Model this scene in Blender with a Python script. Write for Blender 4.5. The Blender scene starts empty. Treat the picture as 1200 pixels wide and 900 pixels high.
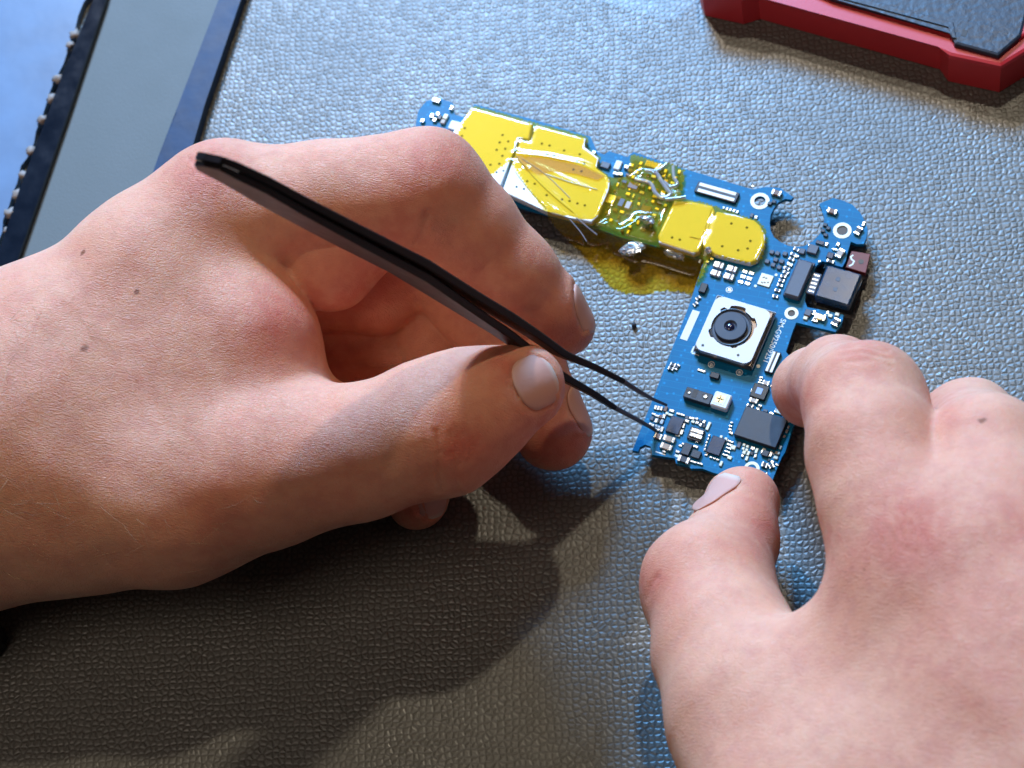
import bpy, bmesh, math, random
import numpy as np
from mathutils import Vector, Matrix
random.seed(7); rng = np.random.default_rng(7)
S = bpy.context.scene
S.unit_settings.system = 'METRIC'; S.unit_settings.scale_length = 0.01      # one unit = 1 cm
COL = S.collection
# ------------------------------------------------------------------ camera
TILT, AZ, DIST, FPX = math.radians(29), math.radians(20), 34.0, 2448.0
N_ = np.array([-math.sin(TILT)*math.sin(AZ), math.sin(TILT)*math.cos(AZ), math.cos(TILT)])   # world up seen from the camera
X_ = np.array([1.0,0,0]) - N_[0]*N_; X_ /= np.linalg.norm(X_); Y_ = np.cross(N_, X_)
RW = np.array([X_, Y_, N_])                      # rows: world axes in camera coords; columns: camera axes in world
CR, CU, CF = RW[:,0], RW[:,1], RW[:,2]           # camera right, up, and towards-camera in world coords
CAM = CF*DIST
cam = bpy.data.cameras.new('camera'); co = bpy.data.objects.new('camera', cam); COL.objects.link(co)
co.matrix_world = Matrix(((CR[0],CU[0],CF[0],CAM[0]),(CR[1],CU[1],CF[1],CAM[1]),(CR[2],CU[2],CF[2],CAM[2]),(0,0,0,1)))
cam.sensor_width = 36; cam.lens = 36*FPX/1200; cam.clip_start = 0.5; cam.clip_end = 2000
S.camera = co; S.render.resolution_x = 1024; S.render.resolution_y = 768
cam.dof.use_dof = True; cam.dof.aperture_fstop = 0.34

def ray(px, py):
    return (px-600)/FPX*CR - (py-450)/FPX*CU - CF
def pt(px, py, z=0.0):                            # a place on the table (or at height z) measured from the photograph
    r = ray(px, py); t = (z-CAM[2])/r[2]; return CAM + t*r
def im(ix, iy, c):                                # a direction: right, down, towards the viewer
    v = ix*CR - iy*CU + c*CF; return v/np.linalg.norm(v)
def proj(P):
    d = P-CAM; w = -(d@CF); return 600+FPX*(d@CR)/w, 450-FPX*(d@CU)/w, w
cam.dof.focus_distance = float(-(pt(740,440,1.9)-CAM)@CF)
# ------------------------------------------------------------------ light
W = bpy.data.worlds.new('World'); S.world = W; W.use_nodes = True
bg = W.node_tree.nodes['Background']; bg.inputs[0].default_value = (0.55,0.62,0.7,1); bg.inputs[1].default_value = 0.02
def aim(o, loc, to):
    o.location = loc; o.rotation_euler = (Vector(to)-Vector(loc)).to_track_quat('-Z','Y').to_euler()
def lamp_dir(dx, dy):                             # shadow displacement in photo pixels per cm of height
    a = pt(600,450); b = pt(600+dx,450+dy); v = np.array([a[0]-b[0], a[1]-b[1], 1.0]); return v/np.linalg.norm(v)
def spot(name, d, dist, to, size, power, col):
    l = bpy.data.lights.new(name, 'SPOT'); l.energy = power; l.color = col; l.shadow_soft_size = size
    l.spot_size = math.radians(70); l.spot_blend = 0.6
    o = bpy.data.objects.new(name, l); COL.objects.link(o); aim(o, np.array(to)+d*dist, to); return o
def area(name, loc, to, sx, sy, power, col):
    l = bpy.data.lights.new(name, 'AREA'); l.shape = 'RECTANGLE'; l.size = sx; l.size_y = sy; l.energy = power; l.color = col
    o = bpy.data.objects.new(name, l); COL.objects.link(o); aim(o, loc, to); return o
C0 = pt(600,450)
spot('desk_lamp', lamp_dir(27,70), 60, C0, 1.0, 58000, (1.0,0.86,0.72))
spot('bench_lamp', lamp_dir(-13,34), 80, C0, 1.5, 52000, (1.0,0.87,0.66))
def mirrored(px, py, dist):                       # the place a polished table would mirror at this pixel
    r = ray(px,py); r = r/np.linalg.norm(r); return pt(px,py)+np.array([r[0],r[1],-r[2]])*dist
area('window', C0 + (lambda d: d*105)(lamp_dir(15,88)), C0, 27, 24, 215000, (0.17,0.49,1.0))
area('added_fill', C0 + np.array([-35,-25,95]), C0, 40, 40, 13000, (1.0,0.84,0.70))  # added soft fill that lifts the shaded skin, no known source
S.view_settings.view_transform = 'Standard'; S.view_settings.look = 'None'; S.view_settings.gamma = 1; S.view_settings.exposure = 0.24
# ------------------------------------------------------------------ materials
def new_mat(name):
    m = bpy.data.materials.new(name); m.use_nodes = True; nt = m.node_tree; return m, nt, nt.nodes['Principled BSDF']
def nd(nt, typ, **kw):
    n = nt.nodes.new(typ)
    for k, v in kw.items():
        if k in n.inputs.keys() if isinstance(k, str) else False: n.inputs[k].default_value = v
        else: setattr(n, k, v)
    return n
def lk(nt, a, b): nt.links.new(a, b)
def mat(name, col, rough=0.5, metal=0.0, noise=0.12, nscale=6.0, bump=0.0, bscale=40.0, coat=0.0, spec=0.5):
    m, nt, p = new_mat(name)
    p.inputs['Roughness'].default_value = rough; p.inputs['Metallic'].default_value = metal
    p.inputs['Coat Weight'].default_value = coat; p.inputs['Specular IOR Level'].default_value = spec
    tc = nd(nt,'ShaderNodeTexCoord'); no = nd(nt,'ShaderNodeTexNoise'); no.inputs['Scale'].default_value = nscale; no.inputs['Detail'].default_value = 5
    lk(nt, tc.outputs['Object'], no.inputs['Vector'])
    mr = nd(nt,'ShaderNodeMapRange'); mr.inputs[3].default_value = 1-noise; mr.inputs[4].default_value = 1+noise
    lk(nt, no.outputs[0], mr.inputs[0])
    mx = nd(nt,'ShaderNodeVectorMath', operation='SCALE'); mx.inputs[0].default_value = col[:3]; lk(nt, mr.outputs[0], mx.inputs['Scale'])
    lk(nt, mx.outputs[0], p.inputs['Base Color'])
    r2 = nd(nt,'ShaderNodeMapRange'); r2.inputs[3].default_value = max(rough-.08,0.02); r2.inputs[4].default_value = min(rough+.1,1)
    lk(nt, no.outputs[0], r2.inputs[0]); lk(nt, r2.outputs[0], p.inputs['Roughness'])
    if bump:
        n2 = nd(nt,'ShaderNodeTexNoise'); n2.inputs['Scale'].default_value = bscale; n2.inputs['Detail'].default_value = 3
        lk(nt, tc.outputs['Object'], n2.inputs['Vector'])
        b = nd(nt,'ShaderNodeBump'); b.inputs['Strength'].default_value = 0.6; b.inputs['Distance'].default_value = bump
        lk(nt, n2.outputs[0], b.inputs['Height']); lk(nt, b.outputs[0], p.inputs['Normal'])
    return m

def mat_workmat():
    m, nt, p = new_mat('embossed_rubber')
    tc = nd(nt,'ShaderNodeTexCoord')
    # warp
    wn = nd(nt,'ShaderNodeTexNoise'); wn.inputs['Scale'].default_value = 1.1; wn.inputs['Detail'].default_value = 3
    lk(nt, tc.outputs['Object'], wn.inputs['Vector'])
    wv = nd(nt,'ShaderNodeVectorMath', operation='SCALE'); wv.inputs['Scale'].default_value = 0.16; lk(nt, wn.outputs['Color'], wv.inputs[0])
    ad = nd(nt,'ShaderNodeVectorMath', operation='ADD'); lk(nt, tc.outputs['Object'], ad.inputs[0]); lk(nt, wv.outputs[0], ad.inputs[1])
    vo = nd(nt,'ShaderNodeTexVoronoi', feature='DISTANCE_TO_EDGE', voronoi_dimensions='2D'); vo.inputs['Scale'].default_value = 9.8; vo.inputs['Randomness'].default_value = 0.6
    lk(nt, ad.outputs[0], vo.inputs['Vector'])
    e = nd(nt,'ShaderNodeMapRange', interpolation_type='SMOOTHERSTEP'); e.inputs[1].default_value = 0.0; e.inputs[2].default_value = 0.40
    lk(nt, vo.outputs['Distance'], e.inputs[0])
    vc = nd(nt,'ShaderNodeTexVoronoi', feature='F1', voronoi_dimensions='2D'); vc.inputs['Scale'].default_value = 9.8; vc.inputs['Randomness'].default_value = 0.6
    lk(nt, ad.outputs[0], vc.inputs['Vector'])
    sv = nd(nt,'ShaderNodeSeparateColor'); lk(nt, vc.outputs['Color'], sv.inputs[0])
    mh = nd(nt,'ShaderNodeMapRange'); mh.inputs[3].default_value = 0.45; mh.inputs[4].default_value = 1.1; lk(nt, sv.outputs[0], mh.inputs[0])
    m1 = nd(nt,'ShaderNodeMath', operation='MULTIPLY'); lk(nt, e.outputs[0], m1.inputs[0]); lk(nt, mh.outputs[0], m1.inputs[1])
    # fine grain
    fn = nd(nt,'ShaderNodeTexNoise'); fn.inputs['Scale'].default_value = 26; fn.inputs['Detail'].default_value = 6; lk(nt, tc.outputs['Object'], fn.inputs['Vector'])
    m2 = nd(nt,'ShaderNodeMath', operation='MULTIPLY_ADD'); m2.inputs[1].default_value = 0.35; lk(nt, fn.outputs[0], m2.inputs[0]); lk(nt, m1.outputs[0], m2.inputs[2])
    b = nd(nt,'ShaderNodeBump'); b.inputs['Strength'].default_value = 1.0; b.inputs['Distance'].default_value = 0.0095
    lk(nt, m2.outputs[0], b.inputs['Height']); lk(nt, b.outputs[0], p.inputs['Normal'])
    cr = nd(nt,'ShaderNodeValToRGB'); cr.color_ramp.elements[0].color = (0.098,0.094,0.080,1); cr.color_ramp.elements[1].color = (0.150,0.146,0.128,1)
    cr.color_ramp.elements[1].position = 0.55
    ln = nd(nt,'ShaderNodeTexNoise'); ln.inputs['Scale'].default_value = 0.35; ln.inputs['Detail'].default_value = 6; lk(nt, tc.outputs['Object'], ln.inputs['Vector'])
    lm = nd(nt,'ShaderNodeMapRange'); lm.inputs[3].default_value = 0.78; lm.inputs[4].default_value = 1.2; lk(nt, ln.outputs[0], lm.inputs[0])
    m3 = nd(nt,'ShaderNodeMath', operation='MULTIPLY'); lk(nt, e.outputs[0], m3.inputs[0]); lk(nt, lm.outputs[0], m3.inputs[1])
    lk(nt, m3.outputs[0], cr.inputs[0]); lk(nt, cr.outputs[0], p.inputs['Base Color'])
    rr = nd(nt,'ShaderNodeMapRange'); rr.inputs[3].default_value = 0.36; rr.inputs[4].default_value = 0.52; lk(nt, fn.outputs[0], rr.inputs[0]); wr_ = nd(nt,'ShaderNodeMath', operation='MULTIPLY_ADD'); wr_.inputs[1].default_value = .35; lk(nt, ln.outputs[0], wr_.inputs[0]); wr_.inputs[2].default_value = -.175
    ws_ = nd(nt,'ShaderNodeMath', operation='ADD'); lk(nt, wr_.outputs[0], ws_.inputs[0]); lk(nt, rr.outputs[0], ws_.inputs[1]); lk(nt, ws_.outputs[0], p.inputs['Roughness'])
    p.inputs['Specular IOR Level'].default_value = 0.8
    return m

def mat_skin(name, moles, base=(0.84,0.41,0.25)):
    m, nt, p = new_mat(name)
    tc = nd(nt,'ShaderNodeTexCoord'); O = tc.outputs['Object']
    def noise(sc, det=4):
        n = nd(nt,'ShaderNodeTexNoise'); n.inputs['Scale'].default_value = sc; n.inputs['Detail'].default_value = det; lk(nt, O, n.inputs['Vector']); return n
    def ramp(v, a, b, c, d):
        r = nd(nt,'ShaderNodeMapRange'); r.inputs[1].default_value=a; r.inputs[2].default_value=b; r.inputs[3].default_value=c; r.inputs[4].default_value=d; lk(nt, v, r.inputs[0]); return r.outputs[0]
    def mix(f, a, b):
        x = nd(nt,'ShaderNodeMix', data_type='RGBA'); 
        if isinstance(f, float): x.inputs[0].default_value = f
        else: lk(nt, f, x.inputs[0])
        for i, v in ((6,a),(7,b)):
            if isinstance(v, tuple): x.inputs[i].default_value = (*v,1)
            else: lk(nt, v, x.inputs[i])
        return x.outputs[2]
    n1, n2, n3 = noise(0.9,6), noise(4.5,5), noise(16,4)
    c = mix(ramp(n1.outputs[0],.38,.66,0,.75), base, (0.79,0.325,0.195))
    c = mix(ramp(n2.outputs[0],.42,.72,0,.42), c, (0.66,0.255,0.18))
    c = mix(ramp(n3.outputs[0],.50,.78,0,.22), c, (0.84,0.50,0.37))
    at = nd(nt,'ShaderNodeAttribute', attribute_name='flush'); fm = nd(nt,'ShaderNodeMath', operation='MULTIPLY')
    lk(nt, at.outputs['Fac'], fm.inputs[0]); lk(nt, ramp(n2.outputs[0],.3,.6,.6,1.0), fm.inputs[1])
    c = mix(fm.outputs[0], c, (0.64,0.13,0.085))
    for (P, r) in moles:
        vd = nd(nt,'ShaderNodeVectorMath', operation='DISTANCE'); vd.inputs[1].default_value = tuple(P); lk(nt, O, vd.inputs[0])
        dd = nd(nt,'ShaderNodeMath', operation='MULTIPLY_ADD'); dd.inputs[1].default_value = 0.08; lk(nt, noise(14,2).outputs[0], dd.inputs[0]); lk(nt, vd.outputs['Value'], dd.inputs[2])
        f = ramp(dd.outputs[0], r*0.6+.04, r*1.25+.04, 0.85, 0)
        c = mix(f, c, (0.30,0.10,0.045))
    lk(nt, c, p.inputs['Base Color'])
    p.inputs['Subsurface Weight'].default_value = 0.6
    p.inputs['Subsurface Radius'].default_value = (0.35,0.13,0.08); p.inputs['Subsurface Scale'].default_value = 0.6
    lk(nt, ramp(n2.outputs[0],.3,.7,.42,.58), p.inputs['Roughness'])
    p.inputs['Specular IOR Level'].default_value = 0.32
    # skin relief: fine criss-cross lines, pores
    mp = nd(nt,'ShaderNodeMapping'); mp.inputs['Rotation'].default_value = (0,0,0.5); mp.inputs['Scale'].default_value = (1,1.9,1); lk(nt, O, mp.inputs['Vector'])
    wn = noise(3,3); ws = nd(nt,'ShaderNodeVectorMath', operation='SCALE'); ws.inputs['Scale'].default_value = .18; lk(nt, wn.outputs['Color'], ws.inputs[0])
    wa = nd(nt,'ShaderNodeVectorMath', operation='ADD'); lk(nt, mp.outputs[0], wa.inputs[0]); lk(nt, ws.outputs[0], wa.inputs[1])
    v1 = nd(nt,'ShaderNodeTexVoronoi', feature='DISTANCE_TO_EDGE'); v1.inputs['Scale'].default_value = 13; lk(nt, wa.outputs[0], v1.inputs['Vector'])
    l1 = ramp(v1.outputs['Distance'],0,.12,0,1)
    mp2 = nd(nt,'ShaderNodeMapping'); mp2.inputs['Rotation'].default_value = (0.3,0.2,-0.7); mp2.inputs['Scale'].default_value = (1,2.6,1); lk(nt, wa.outputs[0], mp2.inputs['Vector'])
    v2 = nd(nt,'ShaderNodeTexVoronoi', feature='DISTANCE_TO_EDGE'); v2.inputs['Scale'].default_value = 7.0; lk(nt, mp2.outputs[0], v2.inputs['Vector'])
    l2 = ramp(v2.outputs['Distance'],0,.08,0,1)
    wr = nd(nt,'ShaderNodeAttribute', attribute_name='wrinkle')
    a1 = nd(nt,'ShaderNodeMath', operation='MULTIPLY_ADD'); lk(nt, l2, a1.inputs[0]); lk(nt, ramp(wr.outputs['Fac'],0,1,.12,1.6), a1.inputs[1]); lk(nt, l1, a1.inputs[2])
    a2 = nd(nt,'ShaderNodeMath', operation='MULTIPLY_ADD'); lk(nt, noise(45,3).outputs[0], a2.inputs[0]); a2.inputs[1].default_value = 1.0; lk(nt, a1.outputs[0], a2.inputs[2])
    b = nd(nt,'ShaderNodeBump'); b.inputs['Strength'].default_value = 0.6; b.inputs['Distance'].default_value = 0.006; 
    def streak(rot, sc):
        mm = nd(nt,'ShaderNodeMapping'); mm.inputs['Rotation'].default_value = rot; mm.inputs['Scale'].default_value = (1,6,1.5); lk(nt, wa.outputs[0], mm.inputs['Vector'])
        n_ = nd(nt,'ShaderNodeTexNoise'); n_.inputs['Scale'].default_value = sc; n_.inputs['Detail'].default_value = 3; lk(nt, mm.outputs[0], n_.inputs['Vector']); return ramp(n_.outputs[0],.35,.65,0,1)
    s1, s2 = streak((0.2,0.1,0.9),7), streak((0.1,0.3,-0.5),8)
    mi = nd(nt,'ShaderNodeMath', operation='MULTIPLY'); lk(nt, s1, mi.inputs[0]); lk(nt, s2, mi.inputs[1])
    a3 = nd(nt,'ShaderNodeMath', operation='MULTIPLY_ADD'); lk(nt, mi.outputs[0], a3.inputs[0]); a3.inputs[1].default_value = 1.6; lk(nt, a2.outputs[0], a3.inputs[2])
    lk(nt, a3.outputs[0], b.inputs['Height'])
    lk(nt, b.outputs[0], p.inputs['Normal'])
    return m

M = {}
M['blue'] = mat('solder_mask_blue', (0.001,0.155,0.315), .42, 0, .12, 3, .002, 30, spec=.18)
def board_marks(m):
    nt = m.node_tree; p = nt.nodes['Principled BSDF']; src = p.inputs['Base Color'].links[0].from_socket
    tc = nd(nt,'ShaderNodeTexCoord'); mp = nd(nt,'ShaderNodeMapping'); mp.inputs['Rotation'].default_value = (0,0,.30); lk(nt, tc.outputs['Object'], mp.inputs['Vector'])
    br = nd(nt,'ShaderNodeTexBrick'); br.inputs['Scale'].default_value = 1.0; br.inputs['Mortar Size'].default_value = .006; br.inputs['Brick Width'].default_value = .62; br.inputs['Row Height'].default_value = .11; br.offset = .37; br.squash = .6
    br.inputs['Color1'].default_value = (1,1,1,1); br.inputs['Color2'].default_value = (.93,.93,.93,1); br.inputs['Mortar'].default_value = (1.5,1.22,1.12,1); br.inputs['Mortar Smooth'].default_value = .2; lk(nt, mp.outputs[0], br.inputs['Vector'])
    vo = nd(nt,'ShaderNodeTexVoronoi', feature='F1', voronoi_dimensions='2D'); vo.inputs['Scale'].default_value = 4.5; lk(nt, mp.outputs[0], vo.inputs['Vector'])
    dm = nd(nt,'ShaderNodeMapRange'); dm.inputs[1].default_value = .07; dm.inputs[2].default_value = .11; dm.inputs[3].default_value = 1.6; dm.inputs[4].default_value = 1.0; lk(nt, vo.outputs['Distance'], dm.inputs[0])
    a = nd(nt,'ShaderNodeVectorMath', operation='MULTIPLY'); lk(nt, src, a.inputs[0]); lk(nt, br.outputs['Color'], a.inputs[1])
    b = nd(nt,'ShaderNodeVectorMath', operation='SCALE'); lk(nt, a.outputs[0], b.inputs[0]); lk(nt, dm.outputs[0], b.inputs['Scale']); lk(nt, b.outputs[0], p.inputs['Base Color'])
board_marks(M['blue'])
M['blue_dark'] = mat('board_edge', (0.02,0.10,0.16), .5)
M['chip'] = mat('chip_epoxy', (0.028,0.034,0.045), .42, 0, .25, 8, .003, 60)
M['chip2'] = mat('chip_navy', (0.016,0.028,0.06), .35, 0, .2, 8, .002, 60)
M['black'] = mat('black_plastic', (0.012,0.013,0.016), .35, 0, .2)
M['grey'] = mat('grey_ferrite', (0.10,0.105,0.125), .5, 0, .25, 9, .002, 50)
M['silver'] = mat('tin_solder', (0.78,0.76,0.72), .28, .85, .12, 12, .004, 22)
M['steel'] = mat('stamped_steel', (0.84,0.83,0.80), .45, .12, .08, 3, .0015, 25)
M['steel_dark'] = mat('module_side', (0.22,0.17,0.14), .32, .9, .15)
M['gold'] = mat('gold_plating', (0.86,0.66,0.30), .35, .75, .1)
M['cream'] = mat('cream_pad', (0.80,0.77,0.58), .45, .1, .08)
M['ceramic'] = mat('ceramic_tan', (0.50,0.40,0.32), .45, 0, .15)
M['brown'] = mat('ceramic_brown', (0.20,0.10,0.06), .45, 0, .2)
M['white'] = mat('white_plastic', (0.82,0.82,0.82), .4, 0, .04)
M['print'] = mat('white_print', (0.86,0.88,0.80), .6, 0, .06)
M['red_plastic'] = mat('red_bumper', (0.60,0.028,0.035), .38, 0, .08, 2, .002, 20)
M['case_black'] = mat('black_rubber', (0.02,0.028,0.042), .42, 0, .35, 3, .02, 8)
M['flex'] = mat('red_flex', (0.16,0.012,0.01), .4, 0, .3)
M['block'] = mat('blue_black_block', (0.016,0.05,0.10), .25, 0, .25, 6, coat=.4)
M['tweezer'] = mat('black_coated_steel', (0.010,0.006,0.006), .45, .0, .3, 5, .002, 40, spec=.3)
M['tweezer_tip'] = mat('worn_steel_tip', (0.16,0.13,0.13), .35, .8, .2, 10)
M['lens'] = mat('lens_glass', (0.01,0.01,0.03), .05, 0, .1, coat=1.0)
M['led'] = mat('bright_bezel', (0.035,0.045,0.065), .5)
M['rim_blue_sheen'] = mat('black_frame_blue_sheen', (0.006,0.032,0.085), .45, 0, .5, 2.5, .006, 4, spec=.25)  # blue reflection on the glossy black rim, put into its base colour
M['gloss_black'] = mat('gloss_black_frame', (0.006,0.010,0.018), .15, 0, .4, 3, .008, 3.5)
M['grey_sheet'] = mat('grey_backing_sheet', (0.115,0.125,0.115), .62, 0, .12, 1.5, .006, 26)
M['glass_sheet'] = mat('blue_grey_glass', (0.06,0.13,0.24), .45, 0, .5, .9, .012, 1.2, spec=.8)
M['residue'] = mat('adhesive_residue', (0.30,0.24,0.20), .6, 0, .3)
M['hair'] = mat('pale_hair', (0.62,0.42,0.25), .5)
M['speck'] = mat('dust', (0.05,0.05,0.055), .7)
def mat_tape(name, col, tr, rough=.12, gloss=.16, dif=None):
    m, nt, p = new_mat(name)
    nt.nodes.remove(p); out = nt.nodes['Material Output']
    t = nd(nt,'ShaderNodeBsdfTransparent'); t.inputs[0].default_value = (*col,1)
    g = nd(nt,'ShaderNodeBsdfGlossy'); g.inputs['Roughness'].default_value = rough
    d = nd(nt,'ShaderNodeBsdfDiffuse'); d.inputs[0].default_value = (*(dif or (col[0],col[1]*.9,col[2])),1)
    ge = nd(nt,'ShaderNodeNewGeometry'); dt = nd(nt,'ShaderNodeVectorMath', operation='DOT_PRODUCT'); lk(nt, ge.outputs['Incoming'], dt.inputs[0]); lk(nt, ge.outputs['Normal'], dt.inputs[1])
    ab = nd(nt,'ShaderNodeMath', operation='ABSOLUTE'); lk(nt, dt.outputs['Value'], ab.inputs[0])
    om = nd(nt,'ShaderNodeMath', operation='SUBTRACT'); om.inputs[0].default_value = 1.0; lk(nt, ab.outputs[0], om.inputs[1])
    fr = nd(nt,'ShaderNodeMath', operation='POWER'); fr.inputs[1].default_value = 5.0; lk(nt, om.outputs[0], fr.inputs[0])
    tc = nd(nt,'ShaderNodeTexCoord'); no = nd(nt,'ShaderNodeTexNoise'); no.inputs['Scale'].default_value = 7; no.inputs['Detail'].default_value = 4; lk(nt, tc.outputs['Object'], no.inputs['Vector'])
    b = nd(nt,'ShaderNodeBump'); b.inputs['Strength'].default_value = .3; b.inputs['Distance'].default_value = .006; lk(nt, no.outputs[0], b.inputs['Height'])
    lk(nt, b.outputs[0], g.inputs['Normal'])
    a = nd(nt,'ShaderNodeMixShader'); a.inputs[0].default_value = tr; lk(nt, t.outputs[0], a.inputs[1]); lk(nt, d.outputs[0], a.inputs[2])
    am = nd(nt,'ShaderNodeMath', operation='MULTIPLY_ADD'); am.inputs[1].default_value = 1.0; am.inputs[2].default_value = gloss; lk(nt, fr.outputs[0], am.inputs[0])
    x = nd(nt,'ShaderNodeMixShader'); lk(nt, am.outputs[0], x.inputs[0]); lk(nt, a.outputs[0], x.inputs[1]); lk(nt, g.outputs[0], x.inputs[2])
    lk(nt, x.outputs[0], out.inputs[0]); return m
M['tape'] = mat_tape('amber_tape', (0.97,0.77,0.20), .17, gloss=.07, dif=(0.85,0.56,0.02))
M['clear'] = mat_tape('clear_film', (0.985,0.99,0.995), .0, .3, .012)
# ------------------------------------------------------------------ object helpers
def link(name, me, parent=None, m=None, smooth=False):
    o = bpy.data.objects.new(name, me); COL.objects.link(o)
    if parent is not None:
        o.parent = parent
    if m is not None and not me.materials: me.materials.append(m)
    if smooth: me.polygons.foreach_set('use_smooth', [True]*len(me.polygons))
    return o
def tag(o, label=None, cat=None, group=None, kind=None):
    if label: o['label'] = label
    if cat: o['category'] = cat
    if group: o['group'] = group
    if kind: o['kind'] = kind
    return o
def empty(name, loc, label, cat, group=None):
    o = bpy.data.objects.new(name, None); COL.objects.link(o); o.location = loc; o.empty_display_size = .5; tag(o, label, cat, group); return o
def mesh_pd(name, v, f):
    me = bpy.data.meshes.new(name); me.from_pydata([tuple(map(float,x)) for x in v], [], f); me.update(); return me
def bm_mesh(name, bm):
    bmesh.ops.recalc_face_normals(bm, faces=bm.faces[:]); me = bpy.data.meshes.new(name); bm.to_mesh(me); bm.free(); return me
def rel(o, parent):                               # keep world placement under a located Empty
    o.parent = parent; o.matrix_parent_inverse = Matrix.Translation(parent.location).inverted(); return o
def prism(name, top, z0, z1, m, parent=None, bev=0.0, bottom=None):
    """top: list of xy (world) counter-clockwise or not; a closed solid from z0 to z1"""
    bm = bmesh.new()
    t = [bm.verts.new((p[0],p[1],z1)) for p in top]; b = [bm.verts.new((p[0],p[1],z0)) for p in (bottom or top)]
    ft = bm.faces.new(t); bm.faces.new(b[::-1]); n = len(t)
    for i in range(n): bm.faces.new((t[i], b[i], b[(i+1)%n], t[(i+1)%n]))
    if bev:
        bmesh.ops.bevel(bm, geom=[e for e in ft.edges], offset=bev, segments=2, affect='EDGES', profile=.5)
    me = bm_mesh(name, bm); o = link(name, me, None, m)
    if parent: rel(o, parent)
    return o
def px_poly(pts, z): return [pt(x,y,z)[:2] for x,y in pts]
# ------------------------------------------------------------------ table mat
def build_mat():
    bm = bmesh.new(); bmesh.ops.create_grid(bm, x_segments=2, y_segments=2, size=60)
    me = bm_mesh('work_mat', bm); o = link('work_mat', me, None, mat_workmat()); tag(o, kind='structure')
    tag(o, 'grey embossed rubber bench mat under the hands')
build_mat()
# ------------------------------------------------------------------ hands: signed distance modelling
def rcone(P, a, b, ra, rb):
    ba = b-a; l = ba@ba; q = P-a
    t = np.clip((q@ba)/l, 0, 1) if l > 1e-9 else np.zeros(len(P), P.dtype)
    d = q - t[:,None]*ba
    return np.sqrt(np.einsum('ij,ij->i', d, d)) - (ra+(rb-ra)*t)
def smin(a, b, k):
    h = np.maximum(k-np.abs(a-b), 0)/k; return np.minimum(a,b)-h*h*k*0.25
ZS = 0.75
def J(px, py, z, r):
    z2 = z*ZS; k = ((CAM-pt(px,py,z2))@CF)/((CAM-pt(px,py,z))@CF); return (pt(px,py,z2).astype(np.float32), r*k)
def chain(P, js, k):
    d = None
    for (a,ra),(b,rb) in zip(js[:-1], js[1:]):
        e = rcone(P, a, b, ra, rb); d = e if d is None else smin(d, e, k)
    return d
def hand_sdf(spec):
    def f(P):
        palm = None
        for js in spec['palm']:
            e = chain(P, js, .3); palm = e if palm is None else smin(palm, e, spec.get('kp', .9))
        out = palm
        for js, kf, kpalm in spec['fingers']:
            e = smin(chain(P, js, kf), palm, kpalm)
            out = smin(out, e, .07) if out is not None else e
        return out
    return f
def surface_nets(V, org, h):
    nx, ny, nz = V.shape; s = V < 0
    c = np.zeros((nx-1,ny-1,nz-1), np.int8)
    for i in (0,1):
        for j in (0,1):
            for k in (0,1): c += s[i:nx-1+i, j:ny-1+j, k:nz-1+k]
    act = np.argwhere((c>0)&(c<8)); idx = np.full(c.shape, -1, np.int32); idx[tuple(act.T)] = np.arange(len(act))
    cor = {}
    for i in (0,1):
        for j in (0,1):
            for k in (0,1): cor[(i,j,k)] = V[act[:,0]+i, act[:,1]+j, act[:,2]+k]
    acc = np.zeros((len(act),3)); cnt = np.zeros(len(act))
    for a in cor:
        for ax in range(3):
            if a[ax]==0:
                b = list(a); b[ax]=1; b = tuple(b); va, vb = cor[a], cor[b]; mk = (va<0)!=(vb<0)
                t = np.where(mk, va/np.where(mk, va-vb, 1), 0); p = np.array(a, float)[None]+np.zeros((len(act),3)); p[:,ax] += t
                acc += p*mk[:,None]; cnt += mk
    verts = org + h*(act + acc/cnt[:,None]); faces = []
    for ax in range(3):
        o1, o2 = (ax+1)%3, (ax+2)%3
        lo = [slice(None)]*3; hi = [slice(None)]*3; lo[ax] = slice(0,-1); hi[ax] = slice(1,None)
        sa, sb = s[tuple(lo)], s[tuple(hi)]; e = np.argwhere(sa!=sb)
        e = e[(e[:,o1]>0)&(e[:,o2]>0)&(e[:,o1]<V.shape[o1]-1)&(e[:,o2]<V.shape[o2]-1)]
        flip = sa[tuple(e.T)]
        q = []
        for d1,d2 in ((-1,-1),(0,-1),(0,0),(-1,0)):
            c2 = e.copy(); c2[:,o1]+=d1; c2[:,o2]+=d2; q.append(idx[tuple(c2.T)])
        q = np.array(q).T; q[~flip] = q[~flip][:,::-1]; faces.append(q)
    return verts, np.concatenate(faces)
def mesh_sdf(f, lo, hi, h):
    B = 10; n = (np.ceil((np.array(hi)-np.array(lo))/(h*B)).astype(int)); lo = np.array(lo, float)
    dims = n*B; V = np.empty(dims, np.float32)
    ci = np.argwhere(np.ones(n, bool)); cc = (lo + (ci+.5)*B*h - .5*h).astype(np.float32)
    dc = f(cc); V5 = V.reshape(n[0],B,n[1],B,n[2],B)
    V5[...] = dc.reshape(n)[:,None,:,None,:,None]
    near = np.where(np.abs(dc) < B*h*1.35)[0]
    g = np.stack(np.meshgrid(*[np.arange(B)]*3, indexing='ij'), -1).reshape(-1,3)
    for st in range(0, len(near), 300):
        sel = near[st:st+300]; gp = (ci[sel][:,None,:]*B + g[None]).reshape(-1,3)
        V[tuple(gp.T)] = f((lo+gp*h).astype(np.float32))
    for ax in range(3):
        sl = [slice(None)]*3
        for e in (0,-1): sl[ax]=e; V[tuple(sl)] = np.maximum(V[tuple(sl)], .5*h)
    return surface_nets(V, lo, h)
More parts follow.
